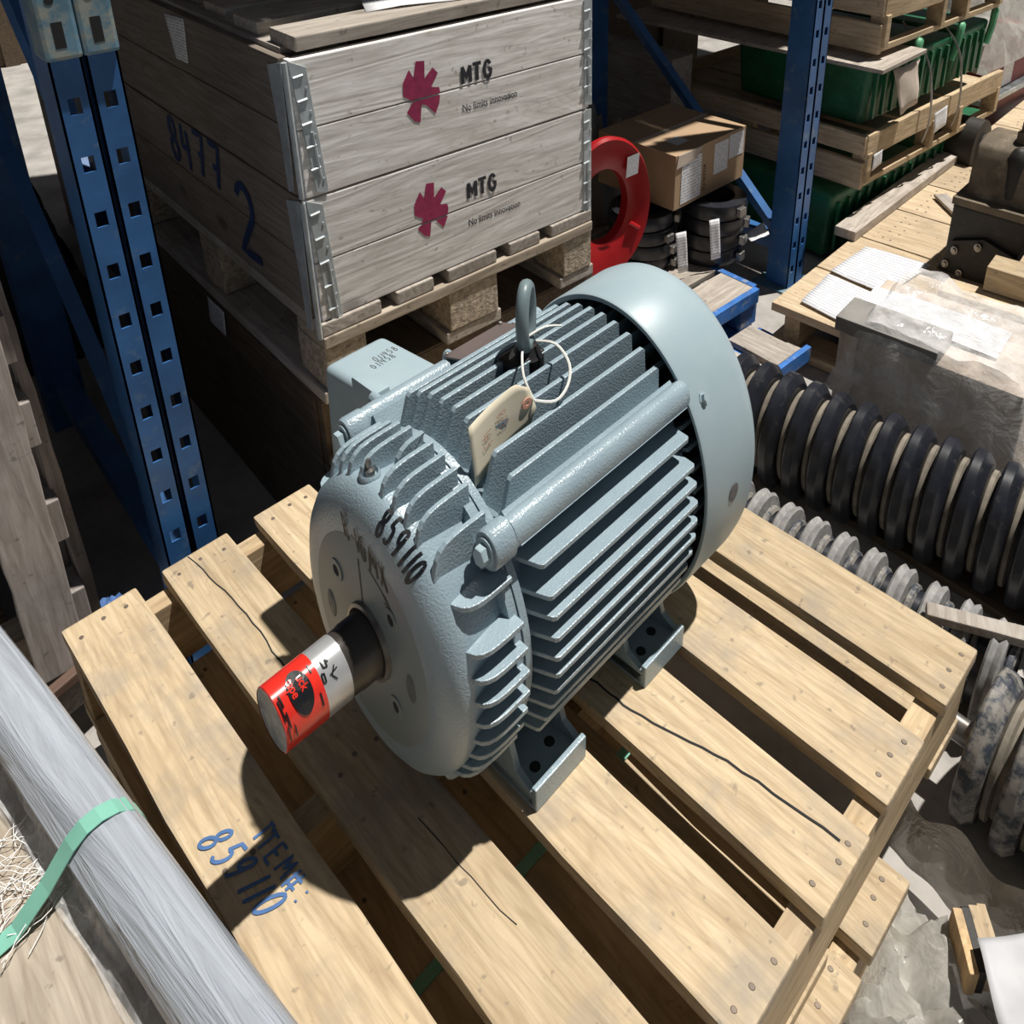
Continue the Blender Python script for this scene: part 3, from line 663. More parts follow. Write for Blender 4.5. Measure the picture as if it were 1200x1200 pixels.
def flat_poly(pts,y):
    bm=NB(); vs=[bm.verts.new((x,y,z)) for x,z in pts]; f=bm.faces.new(vs); bmesh.ops.triangulate(bm,faces=[f]); return bm
LG=[(0.249,0.452),(0.268,0.449),(0.266,0.416),(0.285,0.433),(0.296,0.42),(0.279,0.396),(0.297,0.391),(0.299,0.38),(0.295,0.36),(0.285,0.341),(0.266,0.363),(0.255,0.367),(0.25,0.332),(0.237,0.338),(0.222,0.358),(0.237,0.377),(0.217,0.391),(0.218,0.416),(0.233,0.439),(0.242,0.421)]
def splitz(pts,zc):
    def clip(P,keep):
        out=[]
        for i in range(len(P)):
            a,b=P[i],P[(i+1)%len(P)]; ka,kb=keep(a[1]),keep(b[1])
            if ka: out.append(a)
            if ka!=kb: t=(zc-a[1])/(b[1]-a[1]); out.append((a[0]+(b[0]-a[0])*t,zc))
        return out
    return clip(pts,lambda z:z>=zc),clip(pts,lambda z:z<zc)
for (dx,sx,zo,sz,zsp) in ((0,1,0,1,.380),(.003,.97,-.2455,.965,.1235)):
    pts=[(dx+.258+(x-.258)*sx,.392+zo+(z-.392)*sz) for x,z in LG]; cc=(dx+.259,.390+zo)
    for top in (1,0):
        bm=NB()
        for k in range(len(pts)):
            U,D=splitz([cc,pts[k],pts[(k+1)%len(pts)]],zsp-(0 if top else .004)); P=U if top else D
            if len(P)>2: bm.faces.new([bm.verts.new((x,-.0008,z)) for x,z in P])
        bmesh.ops.remove_doubles(bm,verts=bm.verts,dist=1e-6); obj('crimson_logo',bm,MAG,cr)
    zb0=.384+zo*1.0; 
    bm=NB(); letter(bm,'mtG',lambda u,v:(Vector((.352+.0325*u,-.0006,zb0+.001+.034*v)),Vector((0,-1,0))),.0078,adv=.80,cw=.58,jit=0); obj('printed_name',bm,INK,cr)
    obj('printed_slogan',type_mesh('No limits innovation',.0235,lambda x,y:Vector((.348+x,-.0008,.327+zo*1.02+y)),.0001,sx=.72),INK,cr)
def hinge(xs,side):
    "folded corner hinge for one collar row; side=+1 left corner"
    for (za,zb_) in ((.258,.503),(-.030,.250)):
        bm=NB()
        x0,x1=(0,.040) if side>0 else (CW-.026,CW+.002)
        if side>0: prism(bm,[(.003,zb_),(.034,zb_-.016),(.048,za+.006),(.047,za-.004),(.026,za+.002),(.022,za+.05)],lambda a,b,t:(a,t,b),-.0026,-.0002)
        else: prism(bm,[(CW-.024,zb_-.006),(CW-.016,zb_),(CW+.001,zb_-.002),(CW+.002,za),(CW-.020,za+.004)],lambda a,b,t:(a,t,b),-.0026,-.0002)
        h=obj('corner_hinge',bm,GALV,cr,bev=.0006)
        bm=NB()
        for k in range(5):
            zz=zb_-.03-k*(zb_-za-.05)/4.6; xx=(.018+.017*(zb_-zz)/(zb_-za)) if side>0 else CW-.012
            tube(bm,[(xx-.012,-.003,zz),(xx+.006,-.003,zz+.002)],.0028,6)
            lathe(bm,[(0,.0032),(.0018,.003),(.0018,0)],lambda s,c,d:(xx+.010+c*.8,-.0026-s,zz-.022+d),8)
        tube(bm,[((.030 if side>0 else CW-.010),-.003,zb_-.13),((.036 if side>0 else CW-.010),-.003,za+.03)],.003,6)
        obj('hinge_rib',bm,GALV,h,smooth=True)['kind']='stuff'
        if side>0:
            bm=NB(); prism(bm,[(.016,zb_-.005),(.066,zb_-.018),(.052,za+.10),(.05,za-.004),(.030,za),(.024,za+.06)],lambda a,b,t:(t,a,b),-.0028,-.0004); obj('corner_hinge',bm,GALV,cr,bev=.0006)
            bm=NB(); tube(bm,[(-.004,-.004,zb_),(-.004,-.004,za)],.0052,8); obj('hinge_knuckle',bm,GALV,cr,smooth=True)
hinge(0,1); hinge(0,-1)
bm=NB()
def side_m(o,du,dv): return lambda u,v:(Vector((-.0012,o[0]+du*u,o[1]+dv*v)),Vector((-1,0,0)))
letter(bm,'8477',side_m((.66,.14),-.10,.10),.015); letter(bm,'2',side_m((.33,.03),-.17,.16),.019); obj('blue_spray_writing',bm,BLS,cr)
# papers on crate
tag(sheet('side_label',[(-.0015,.535,.492),(-.0015,.430,.499),(-.0015,.444,.403),(-.0015,.511,.400)],LABEL,curl=.001),'faded paper label on the shaded left side of the wooden crate','label')
# lid boards
ld=thing('crate_lid','rough grey pallet boards laid on top of the wooden crate as a lid','lid',(0,0,CH))
plank('lid_board',.345,.055,.020,.64,.095,.026,W_OLDX,ld); 
for i,y in enumerate((.20,.36,.52,.70,.88)): plank('lid_board',.34+.01*i,y,.020-.004*(i%2),.63,.10,.024,W_OLDX,ld)
plank('lid_cleat',.05,.5,.002,.07,.9,.012,W_OLD,ld); plank('lid_cleat',.62,.5,.002,.07,.9,.012,W_OLD,ld)
tag(sheet('torn_paper',[(.20,.075,CH+.036),(.40,.03,CH+.036),(.43,.10,CH+.038),(.24,.16,CH+.037)],PAPERB,curl=.008),'crumpled white paper on top of the crate lid','paper')
# euro pallet below
ep=thing('block_pallet','grey block pallet with chipboard blocks carrying the logo crate','pallet',(0,0,0))
for a,b in ((0,.127),(.163,.2505),(.2865,.4135),(.45,.5375),(.573,.70)): plank('deck_board',(a+b)/2,.525-.004,-.016,b-a,1.055,.028,W_OLD,ep,bev=.003)
for y in (.045,.525,1.0): plank('cross_board',.35,y,-.0435,.70,.11,.025,W_EUR,ep,bev=.003)
for y in (.05,.525,1.0):
    for a,b in ((0,.088),(.2865,.4135),(.612,.70)):
        plank('chip_block',(a+b)/2,y,-.104,b-a,.11,.094,CHIP,ep,bev=.003)
for a,b in ((0,.088),(.2865,.4135),(.612,.70)): plank('bottom_board',(a+b)/2,.525,-.167,b-a+.02,1.055,.028,W_OLD,ep,bev=.003)
# crate stored below
lc=thing('lower_crate','dark timber crate with a paper label, under the block pallet of the logo crate','crate',(0,0,FL))
for i in range(3):
    h=.161; z=.002+i*h+h/2
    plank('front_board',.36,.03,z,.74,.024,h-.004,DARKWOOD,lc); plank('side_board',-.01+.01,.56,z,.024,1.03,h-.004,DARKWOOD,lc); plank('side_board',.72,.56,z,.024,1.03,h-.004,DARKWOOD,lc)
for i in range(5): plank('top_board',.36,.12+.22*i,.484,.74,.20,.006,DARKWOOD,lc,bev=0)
tag(sheet('side_label',[(-.016,.552,-.185),(-.016,.457,-.185),(-.016,.471,-.258),(-.016,.564,-.262)],LABEL,curl=.001),'small paper label on the dark lower crate','label')
# ================================================================ RED RING, BOX, COILS, BLUE PALLET
bp_=thing('blue_block_pallet','blue-painted worn pallet carrying the black coils and cardboard box','pallet',(0,0,0))
for i in range(6): plank('deck_board',1.08,.05+.145*i,-.515,.64,.125,.02,W_OLDX,bp_,bev=.003)
plank('edge_board',1.405,.42,-.53,.022,.86,.055,BLUE_B,bp_); plank('edge_board',1.08,-.018,-.53,.65,.02,.05,BLUE_B,bp_)
for x in (.80,1.08,1.37):
    for y in (.03,.42,.8): plank('block',x,y,-.59,.08,.10,.08,BLUE_B,bp_)
for y in (.03,.42,.8): plank('bottom_board',1.08,y,-.65,.64,.09,.03,BLUE_B,bp_)
b2=thing('blue_skid','low worn blue skid on the concrete in front of the rack foot','pallet',(0,0,0))
for i,(y,m) in enumerate(((-.10,BLUE_B),(-.20,W_OLDX))): plank('runner',1.14,y,-.62,.42,.05,.05,m,b2)
for x in (.98,1.12,1.26): plank('deck_board',x,-.15,-.585,.11,.17,.018,W_OLD,b2)
plank('edge_board',1.14,-.245,-.60,.42,.016,.05,BLUE_B,b2)
# red ring
RR=Vector((.965,.21,-.165)); rr_=thing('red_ring','glossy red dished ring with a white label, leaning beside the wooden crate','ring',tuple(RR),0,rot=(math.radians(0),0,math.radians(-12)))
bm=NB(); f=lambda s,c,d:(c*.80,s,d*1.18)
lathe(bm,[(.0,.178),(-.012,.182),(-.020,.176),(-.018,.150),(-.008,.120),(-.002,.105),(.002,.098),(.030,.095),(.034,.100),(.012,.125),(.008,.178),(.0,.178)],f,64); rd=obj('ring_disc',bm,RED,rr_,smooth=True)
for a in (-28,150):
    bm=NB(); t=math.radians(a); tube(bm,[(.80*.112*math.cos(t),-.012,1.18*.112*math.sin(t)),(.80*.150*math.cos(t),-.020,1.18*.150*math.sin(t))],.006,8)
    obj('pressed_rib',bm,RED,rr_,smooth=True)

bm=NB(); grid(bm,2,2,lambda u,v:(.055+.040*u+.004*v,-.0215,.085+.062*v+.006*u),True); obj('white_label',bm,LABEL,rr_)
# coils
def coil(x,y,z0,h,r,n,label):
    t=thing('coil_stack',label,'coil',(x,y,z0),0,'black coils under the cardboard box')
    for k in range(n):
        bm=NB(); zz=h*k/n; hh=h/n; j=random.uniform(-.006,.006)
        lathe(bm,[(zz+.004,r*.62),(zz+.002,r*.97),(zz+hh*.5,r*1.02),(zz+hh-.003,r*.97),(zz+hh-.002,r*.62),(zz+.004,r*.62)],lambda s,c,d:(c+j,d-j,s),28); o=obj('black_band',bm,RUB,t,smooth=True)
        bm=NB(); a=math.radians(-75+random.uniform(-15,15)); box(bm,-.016,.016,0,.018,zz+.012,zz+hh-.012,lambda X,Y,Z:(r*math.cos(a)+X*math.sin(a)*-1+Y*math.cos(a),r*math.sin(a)+X*math.cos(a)+Y*math.sin(a),Z)); obj('clamp',bm,STEEL,o,bev=.003)
    return t
coil(1.47,.22,-.503,.215,.105,4,'taller stack of black clamp bands under the cardboard box front corner')
coil(1.27,.34,-.503,.200,.105,4,'black clamp band stack between the red ring and the tagged stack')
cb=thing('cardboard_box','brown cardboard box with white shipping labels, on the black coils','box',(1.268,.212,-.282),math.radians(2))
bm=NB(); box(bm,0,.365,0,.315,0,.182); obj('carton',bm,CARD,cb,bev=.002)
bm=NB(); grid(bm,2,2,lambda u,v:(.03+.10*u,-.0012,.012+.145*v),True); obj('label_sheet',bm,LABEL,cb)
bm=NB(); grid(bm,2,2,lambda u,v:(.195+.075*u,-.0012,.06+.105*v),True); obj('label_sheet',bm,LABEL,cb)
bm=NB(); grid(bm,2,2,lambda u,v:(.275+.08*u,-.0012,.09+.082*v),True); obj('label_sheet',bm,LABEL,cb)
bm=NB(); grid(bm,2,2,lambda u,v:(.07+.06*u,.05+.05*v,.1832),True); obj('label_sheet',bm,LABEL,cb)
bm=NB(); prism(bm,[(.0,.14),(.01,.182),(.13,.181),(.10,.150)],lambda a,b,t:(a,t,b),-.004,-.0015); obj('torn_tape',bm,CARDG,cb)
obj('arrow_marks',type_mesh('7U SOVIA',.022,lambda x,y:Vector((.155-y,-.0014,.02+x))),BRN,cb)
bm=NB(); 
for yy in (.0,): box(bm,-.0,.365,.150,.165,.1822,.1828)
obj('packing_tape',bm,CARDG,cb)
for i,(x,y,z,rx) in enumerate(((1.25,.185,-.42,.5),(1.36,.145,-.40,.1))):
    tag(sheet('hang_tag',[(x,y,z+.08),(x+.035,y-.012,z+.08),(x+.045,y-.02,z-.06),(x+.01,y-.01,z-.06)],LABEL,curl=.003),['white hanging tag on the left black coil stack','grey printed tag hanging between the two coil stacks'][i],'tag','tags on the coils')
tag(sheet('hang_tag',[(1.53,.10,-.44),(1.60,.08,-.43),(1.64,.13,-.42),(1.56,.15,-.44)],LABEL,curl=.008),'white tag sticking out to the right of the coils','tag','tags on the coils')
def crumple(name,x0,x1,y0,y1,z0,h,mat,label,cat,n=26,seed=1.,rnd=.5,solid=0.0,rot=0,parent=None):
    bm=NB()
    def fn(u,v):
        e=min(1,min(u,1-u,v,1-v)*5); p=Vector((u*5+seed,v*5,seed))
        q=noise.noise(p)+.5*noise.noise(p*2.3)+.3*abs(noise.noise(p*5))
        return (x0+(x1-x0)*u+.03*q*rnd,y0+(y1-y0)*v+.03*noise.noise(p+Vector((9,9,9)))*rnd,z0+h*e**.6*(.7+.5*q))
    grid(bm,n,n,fn); o=obj(name,bm,mat,parent,smooth=True,solid=solid)
    return tag(o,label,cat) if label else o
crumple('plastic_bag',1.12,1.60,.60,1.05,-.50,.40,film('dusty_bag_film',(.20,.19,.18),.92,.08,.3,12),'grey dusty plastic-covered load behind the cardboard box','bag',seed=3,rnd=1)
crumple('wrapped_load',.95,1.35,1.1,1.6,-.3,.70,film('brown_bag_film',(.25,.2,.17),.9,.1,.3,10),'dark brown film-wrapped load between crate corner and rear rack post','wrapped load',seed=13,rnd=1)
# ================================================================ PLYWOOD-DECK PALLET WITH DOCUMENTS
pd=thing('long_skid','long tan timber skid with papers on its near end','skid',(1.37,-.14,-.67),math.radians(5))
for i in range(9):
    bm=None; b=plank('deck_board',.135+.285*i,-.24,.155,.278,.56,.028,W_TAN,pd,bev=.003)
    if i>=2: nails(b,[(-.10+.05*(k%5)+random.uniform(-.008,.008),.2-.03*(k//5)+random.uniform(-.006,.006),.0145) for k in range(10)])
for y in (-.03,-.26,-.49):
    plank('stringer',1.2,y,.095,2.4,.05,.09,W_TANX,pd)
plank('end_block',.06,-.26,.09,.10,.14,.10,W_TANX,pd); plank('bottom_board',.06,-.24,.02,.11,.56,.03,W_TAN,pd)
plank('bottom_board',1.2,-.24,.02,.11,.56,.03,W_TAN,pd)
def doc(pts,label,z=-.498):
    return tag(sheet('document',[(x,y,z) for x,y in pts],PAPER,curl=.003,n=8),label,'document','papers on the tan skid')
doc([(1.415,-.165),(1.395,-.415),(1.615,-.345),(1.615,-.135)],'printed sheet at the near corner of the tan skid',z=-.492)
doc([(1.635,-.13),(1.63,-.32),(1.90,-.33),(1.86,-.125)],'printed sheet further along the tan skid, near the rack foot',z=-.492)
gp=tag(plank('grey_plank',2.43,.0,-.482,1.12,.075,.035,W_OLDX,None,rotz=math.radians(4)),'long weathered grey plank lying along the tan skid','plank')
tag(plank('wood_strip',2.34,-.20,-.488,.05,.22,.012,W_OLD,None,rotz=math.radians(-40)),'short grey wood strip on the skid boards','offcut')
# ================================================================ GREEN BINS AND PALLETS
def bin_(x,y,z,w,d,h,mat,label,grp,lip=True,lid=None):
    t=thing('green_bin',label,'bin',(x,y,z),random.uniform(-.03,.03),grp)
    bm=NB(); tp=.93
    prism(bm,[(0,0),(w,0),(w,d),(0,d)],lambda a,b,q:((a-w/2)*(tp if q<h*.5 else 1)+w/2,(b-d/2)*(tp if q<h*.5 else 1)+d/2,q),0,h); obj('shell',bm,mat,t,bev=.02,seg=3,smooth=True)
    bm=NB()
    for k in range(4): box(bm,w*(.12+.22*k),w*(.12+.22*k)+.012,-.008,.004,h*.12,h*.85)
    obj('rib',bm,mat,t)
    if lip:
        bm=NB(); tube(bm,smoothp([(w-.02,-.005,h*.55),(w+.0,-.01,h*.85),(w+.01,-.01,h+.02),(w+.025,-.005,h+.03),(w+.035,.0,h-.005)]),.014,8); obj('handle_lip',bm,GREEN_L,t,smooth=True)
    return t
for i in range(4): bin_(1.93+.32*i,.05,-.645,.29,.50,.255,GREEN,['nearest','second','third','far'][i]+' green plastic bin in the row under the timber-edged pallet','lower green bins',lip=False)
def slat_pallet(name,label,x,y,z,lx,ly,m1,m2,rail=True,n=6,rz=0):
    t=thing(name,label,'pallet',(x,y,z),rz)
    for i in range(n): plank('deck_board',lx*(i+.5)/n,ly/2,.150,lx/n*.82,ly,.02,m1,t)
    for yy in (.02,ly/2,ly-.02): plank('stringer',lx/2,yy,.025,lx,.035,.022,m2,t)
    for xx in (.02,lx*.45,lx*.66,lx-.02): 
        for yy in (.02,ly/2,ly-.02): plank('post_block',xx,yy,.085,.03,.06,.11,m2,t)
    for yy in (.005,ly): plank('edge_rail',lx/2,yy,.165,lx,.02,.085,m2,t,wob=.006)
    plank('end_rail',0,ly/2,.17,.022,ly,.07,m1,t,wob=.005); plank('end_rail',0.0,ly/2,.06,.022,ly,.10,m1,t,wob=.005)
    return t
slat_pallet('timber_pallet','rough timber pallet with tagged side rail between the green bins',2.0,-.01,-.378,1.08,.98,W_TAN,W_TANX)
for i in range(3): bin_(2.04+.33*i,.03,-.165,.28,.55,.22,GREEN,['nearest','middle','far'][i]+' green bin standing in the timber-railed pallet','upper green bins')
tag(sheet('rail_tag',[(2.45,-.03,-.20),(2.55,-.03,-.19),(2.56,-.032,-.27),(2.46,-.032,-.28)],LABEL,curl=.003),'white paper tag stapled to the timber pallet rail','tag')
tag(sheet('rail_tag',[(2.02,-.03,-.24),(2.08,-.03,-.235),(2.08,-.03,-.29),(2.02,-.03,-.30)],LABEL,curl=.002),'small white tag at the near corner of the timber pallet','tag')
tag(sheet('cardboard_flap',[(2.1,-.02,.04),(2.26,-.03,.05),(2.24,-.05,-.10),(2.13,-.05,-.12)],CARDG,curl=.01),'pale cardboard flap hanging over a green bin','cardboard')
for k,(x) in enumerate((2.38,2.62)):
    bm=NB(); tube(bm,smoothp([(x-.02,.10,.14),(x,.0,.02),(x+.01,-.03,-.10),(x+.02,-.035,-.22),(x+.02,-.02,-.30)]),.004,5); tag(obj('binding_strap',bm,STEEL,smooth=True),['grey strap over the green bins left of the paper tag','grey strap over the green bins right of the paper tag'][k],'strap','straps over bins')
tag(plank('plywood_sheet',2.10,.52,.068,.34,1.12,.014,W_OLDX,None,rotz=.06,bev=.001),'sunlit warped grey plywood sheet on the green bins','plywood')
slat_pallet('upper_pallet','tan pallet on top of the green bins and plywood sheet',2.06,.02,.085,.95,1.0,W_TAN,W_TANX)
t=thing('green_tub','dark green tub on the topmost pallet','tub',(2.2,.08,.262))
bm=NB(); prism(bm,[(0,0),(.55,0),(.55,.7),(0,.7)],lambda a,b,q:(a,b,q),0,.25); obj('shell',bm,GREEN_D,t,bev=.04,seg=4,smooth=True)
bm=NB(); prism(bm,[(-.02,-.02),(.57,-.02),(.57,.72),(-.02,.72)],lambda a,b,q:(a,b,q),.23,.27); obj('rim',bm,GREEN_D,t,bev=.01)
tag(plank('timber_baulk',1.90,1.22,-.18,.12,1.0,.30,W_OLD,None),'weathered timber baulk behind the rack upright brace','timber')
# red steel frames beyond
fr=thing('red_steel_rack','dull red steel rack with a white label beyond the timber pallet','rack',(3.35,.14,-.60))
bm=NB(); box(bm,0,1.2,0,.4,.0,.16); obj('body',bm,DRED,fr,bev=.01); bm=NB(); box(bm,-.02,1.25,-.02,.45,.165,.19); obj('grey_ledge',bm,GALV,fr)
bm=NB(); box(bm,.05,1.2,.02,.4,.19,.33); obj('upper_body',bm,DRED,fr,bev=.01)
bm=NB(); grid(bm,2,2,lambda u,v:(.22+.12*u,.018,.20+.11*v),True); obj('white_label',bm,LABEL,fr)
crumple('wrapped_load',3.2,4.3,.1,.9,-.25,.35,FILM2,'pale film-wrapped load at the far top right','wrapped load',seed=23,rnd=1)
t=thing('black_pulley','black round casting under the far end of the timber pallet','casting',(2.86,.02,-.45))
bm=NB(); lathe(bm,[(-.10,0),(-.10,.05),(-.09,.05),(-.085,.09),(.08,.09),(.085,0)],lambda s,c,d:(c,s,d*1.4),28); obj('drum',bm,MACH_D,t,smooth=True)
bm=NB(); lathe(bm,[(-.112,0),(-.112,.028),(-.10,.03)],lambda s,c,d:(c,s,d*1.4),20); obj('hub',bm,STEEL,t,smooth=True)
# ================================================================ GEARBOX-LIKE CASTING AT RIGHT
g=thing('gearbox_casting','dusty brown and black cast gearbox with bolts, on timber blocks at the right edge','gearbox',(1.93,-.355,-.497),math.radians(4))
# local: x right/back, -y towards the viewer
bm=NB(); prism(bm,[(0,0),(.0,.22),(.02,.25),(.03,.37),(.05,.41),(.11,.43),(.20,.425),(.22,.40),(.22,0)],lambda a,b,t:(a,t,b),-.26,-.02); obj('housing_shoulder',bm,MACH,g,bev=.012,seg=3,smooth=True)
bm=NB(); prism(bm,[(-.012,.02),(-.012,.225),(.10,.25),(.24,.25),(.24,.02)],lambda a,b,t:(a,t,b),-.275,.0); obj('lower_body',bm,MACH_D,g,bev=.008)
bm=NB(); prism(bm,[(-.018,.225),(-.018,.25),(.24,.258),(.24,.238)],lambda a,b,t:(a,t,b),-.270,.004); obj('flange_ledge',bm,MACH,g,bev=.004)
bm=NB(); box(bm,.0,.35,-.50,-.20,.05,.50,lambda x,y,z:(x+(.04 if z>.3 else -.05),y-(.06 if z>.3 and y>-.3 else 0),z)); obj('side_slab',bm,MACH_D,g,bev=.012)
bm=NB(); lathe(bm,[(-.02,.035),(.10,.032),(.13,.018),(.14,0)],lambda s,c,d:(.055+c,-.14+d,.29+s),18); obj('stud_pocket',bm,MACH_D,g,smooth=True)
bm=NB(); lathe(bm,[(.45,.022),(.485,.022),(.485,.014),(.515,.013),(.515,0)],lambda s,c,d:(.11+c,-.13+d,s-.025),6); obj('hex_stud',bm,MACH,g)
bm=NB(); lathe(bm,[(.45,.022),(.495,.022),(.495,.014),(.525,.013),(.525,0)],lambda s,c,d:(.19+c,-.23+d,s-.01),6); obj('hex_stud',bm,MACH_D,g)
bm=NB(); prism(bm,[(-.25,.0),(-.22,.11),(-.11,.145),(-.02,.11),(.01,.0)],lambda a,b,t:(t,a,b),-.03,-.012); obj('cover_plate',bm,MACH_D,g,bev=.003)
for (y,z) in ((-.035,.085),(-.100,.118),(-.015,.030),(-.060,.012)):
    bm=NB(); lathe(bm,[(-.030,.017),(-.040,.017),(-.041,.010),(-.048,.010),(-.048,0)],lambda s,c,d:(s,y+c*.62,z+d*.85),12); obj('flange_bolt',bm,STEEL,g,smooth=True)
for i,(x,y,z,l) in enumerate(((1.72,-.60,-.46,.30),(1.83,-.70,-.46,.30),(1.80,-.67,-.38,.26),(1.9,-.74,-.38,.3))):
    tag(plank('timber_block',x,y,z,.09,l,.075,W_PAL,None,rotz=math.radians(8)),['front left','front right','upper left','upper right'][i]+' pine block under the cast gearbox','block','pine blocks under gearbox')
# ================================================================ DISC ROLLERS
def roller(name,label,x0,y0,x1,y1,zc,r,n,wd,mat_t,mat_s,groove=False,k=1.42,marks=True):
    d=Vector((x1-x0,y1-y0,0)); Lr=d.length; d.normalize(); ang=math.atan2(d.y,d.x)
    t=thing(name,label,'roller',(x0,y0,zc),ang)
    f=lambda s,c,q:(s,c,q*k)
    bm=NB(); lathe(bm,[(-.02,0),(-.02,r*.70),(Lr+.02,r*.70),(Lr+.02,0)],f,32); obj('core_tube',bm,mat_s,t,smooth=True)
    first=None
    for i in range(n):
        s=Lr*i/(n-1)
        if first is None:
            bm=NB(); h=wd/2
            if groove: pr=[(-h,r*.70),(-h*.9,r*.95),(-h*.62,r),(-h*.3,r*.97),(0,r*.93),(h*.3,r*.97),(h*.62,r),(h*.9,r*.95),(h,r*.70)]
            else: pr=[(-h,r*.70),(-h,r*.945),(-h*.85,r*.985),(-h*.7,r),(h*.15,r),(h*.27,r*.99),(h*.95,r*.885),(h,r*.87),(h,r*.70)]
            lathe(bm,pr,f,56); first=obj('rubber_disc',bm,mat_t,t,smooth=True,crease=.24)
            bm=NB(); lathe(bm,[(h,r*.72),(h+.004,r*.78),(h+.012,r*.78),(h+.016,r*.72)],f,40); sp=obj('spacer_ring',bm,DUST if marks else RUB_D,t,smooth=True)
            if marks:
                bm=NB(); a=math.radians(150); prism(bm,[(-.010,-.0010),(.010,-.0010),(.010,.0010),(-.010,.0010)],lambda a_,b_,q:(b_,r*math.cos(a)*1.0+a_*.9,(r*math.sin(a)+a_*.3)*k),0,.0001) if False else None; bm.free()
        else:
            copy_of(first,t,(s,0,0)); copy_of(sp,t,(s,0,0))
    for s in (-.06,Lr+.02):
        bm=NB(); lathe(bm,[(s,0),(s,.018),(s+.04,.018),(s+.04,0)],f,16); obj('axle_end',bm,STEEL,t,smooth=True)
    return t
roller('disc_roller','upper black rubber disc roller, the clean one in front of the film-wrapped box',.885,-.335,1.02,-1.22,-.495,.108,16,.038,RUB,plain('dark_roller_core',(.03,.03,.03),.6))
roller('disc_roller','dusty disc roller lying in shade between the pine pallet and the clean black roller',.648,-.50,.703,-1.035,-.565,.080,10,.030,DUSTG,RUB,groove=True,marks=False)
roller('disc_roller','large grey-dusted disc roller at the right edge below the pallet corner',.545,-1.09,.56,-1.465,-.54,.105,7,.036,RUB_D,DUST)
tag(plank('wedge_stick',.735,-1.10,-.455,.40,.03,.02,W_OLD,None,rotz=math.radians(-62),bev=.003),'splintered grey wooden stick across the dusty rollers','stick')
# skid under rollers
sk=thing('roller_skid','dark timber skid under the disc rollers','skid',(0,0,0))
plank('runner',.97,-.75,-.655,.10,1.0,.02,DARKWOOD,sk)
# ================================================================ FILM-WRAPPED BOX
wb=thing('wrapped_box','grey-brown box wrapped in clear stretch film with a white document','box',(1.105,-.455,-.60),math.radians(-83))
bm=NB(); box(bm,0,.42,.0,.30,.0,.300,lambda x,y,z:(x,y,z)); obj('carton',bm,CARDG,wb,bev=.004)
bm=NB(); box(bm,-.01,.23,-.012,.10,.300,.338); obj('grey_cap',bm,plain('grey_foam',(.25,.24,.23),.8),wb,bev=.004)
bm=NB(); box(bm,.02,.05,-.014,-.002,.13,.300); obj('tape_strip',bm,CARDG,wb)
bm=NB(); grid(bm,3,3,lambda u,v:(.0+.33*u,.10+.115*v,(.308+.010*v+.02*u*(1-u))),True); obj('document',bm,PAPER,wb)
bm=NB()
def filmf(u,v):
    # draped tent: u along length, v across
    a=u*1.30-.14; b=v*1.05-.30
    x=-.05+.56*u; y=-.10+.50*v
    inside=max(0,1-max(abs(u-.5)*2,abs(v-.5)*2)**6)
    e=max(abs(u-.5),abs(v-.5))*2
    z=.350-.02*u+ .015*math.exp(-((u-.2)**2+(v-.62)**2)*10)
    if e>.62: z-= (e-.62)**1.1*1.1
    q=noise.noise(Vector((u*5,v*5,1)))+.5*noise.noise(Vector((u*13,v*9,4)))
    s_=1+.16*(max(0,e-.6))
    return ((x-.21)*s_+.21,(y-.15)*s_+.15,z+.022*q)
grid(bm,40,40,filmf); obj('stretch_film',bm,FILM,wb,smooth=True)
# ================================================================ WRAPPED BUNDLE AND PLYWOOD (bottom left)
pc=thing('plywood_crate','weathered plywood-topped case with mint strap at the bottom-left','crate',(0,0,0))
ang=math.atan2(-.66,.105)
def PLB(u,v): # along bundle direction u from far end, v to the left (away from pallet)
    d=Vector((math.cos(ang),math.sin(ang))); n=Vector((d.y,-d.x)); o=Vector((-.613,-.05))
    q=o+d*u+n*v; return q
def pbox(bm,u0,u1,v0,v1,z0,z1):
    P=[]
    for z in (z0,z1):
        for v in (v0,v1):
            for u in (u0,u1): q=PLB(u,v); P.append((q.x,q.y,z))
    vs=[bm.verts.new(p) for p in P]
    for q in ((0,2,3,1),(4,5,7,6),(0,1,5,4),(2,6,7,3),(0,4,6,2),(1,3,7,5)): bm.faces.new([vs[i] for i in q])
bm=NB(); pbox(bm,.10,1.2,.050,.60,-.255,-.232); obj('plywood_top',bm,W_PLY,pc,bev=.002)
bm=NB(); pbox(bm,.13,1.17,.075,.58,-.66,-.256); obj('case_body',bm,W_PLY,pc,bev=.002)
bd=thing('wrapped_bundle','long bundle of clear film-wrapped tubes along the plywood edge, tied with mint strap','bundle',(0,0,0))
cen=[PLB(-.05+.075*i,.022+.004*math.sin(i)) for i in range(18)]
for k in range(5):
    a=2*PI*k/5; bm=NB(); tube(bm,[(c_.x+.017*math.cos(a),c_.y+.012,-.185+.022*math.sin(a)) for c_ in cen],.013,10); obj('tube',bm,plain('pale_tube',(.42,.45,.50),.4) if k==0 else bpy.data.materials['pale_tube'],bd,smooth=True)
bm=NB(); n=20; RGs=[]
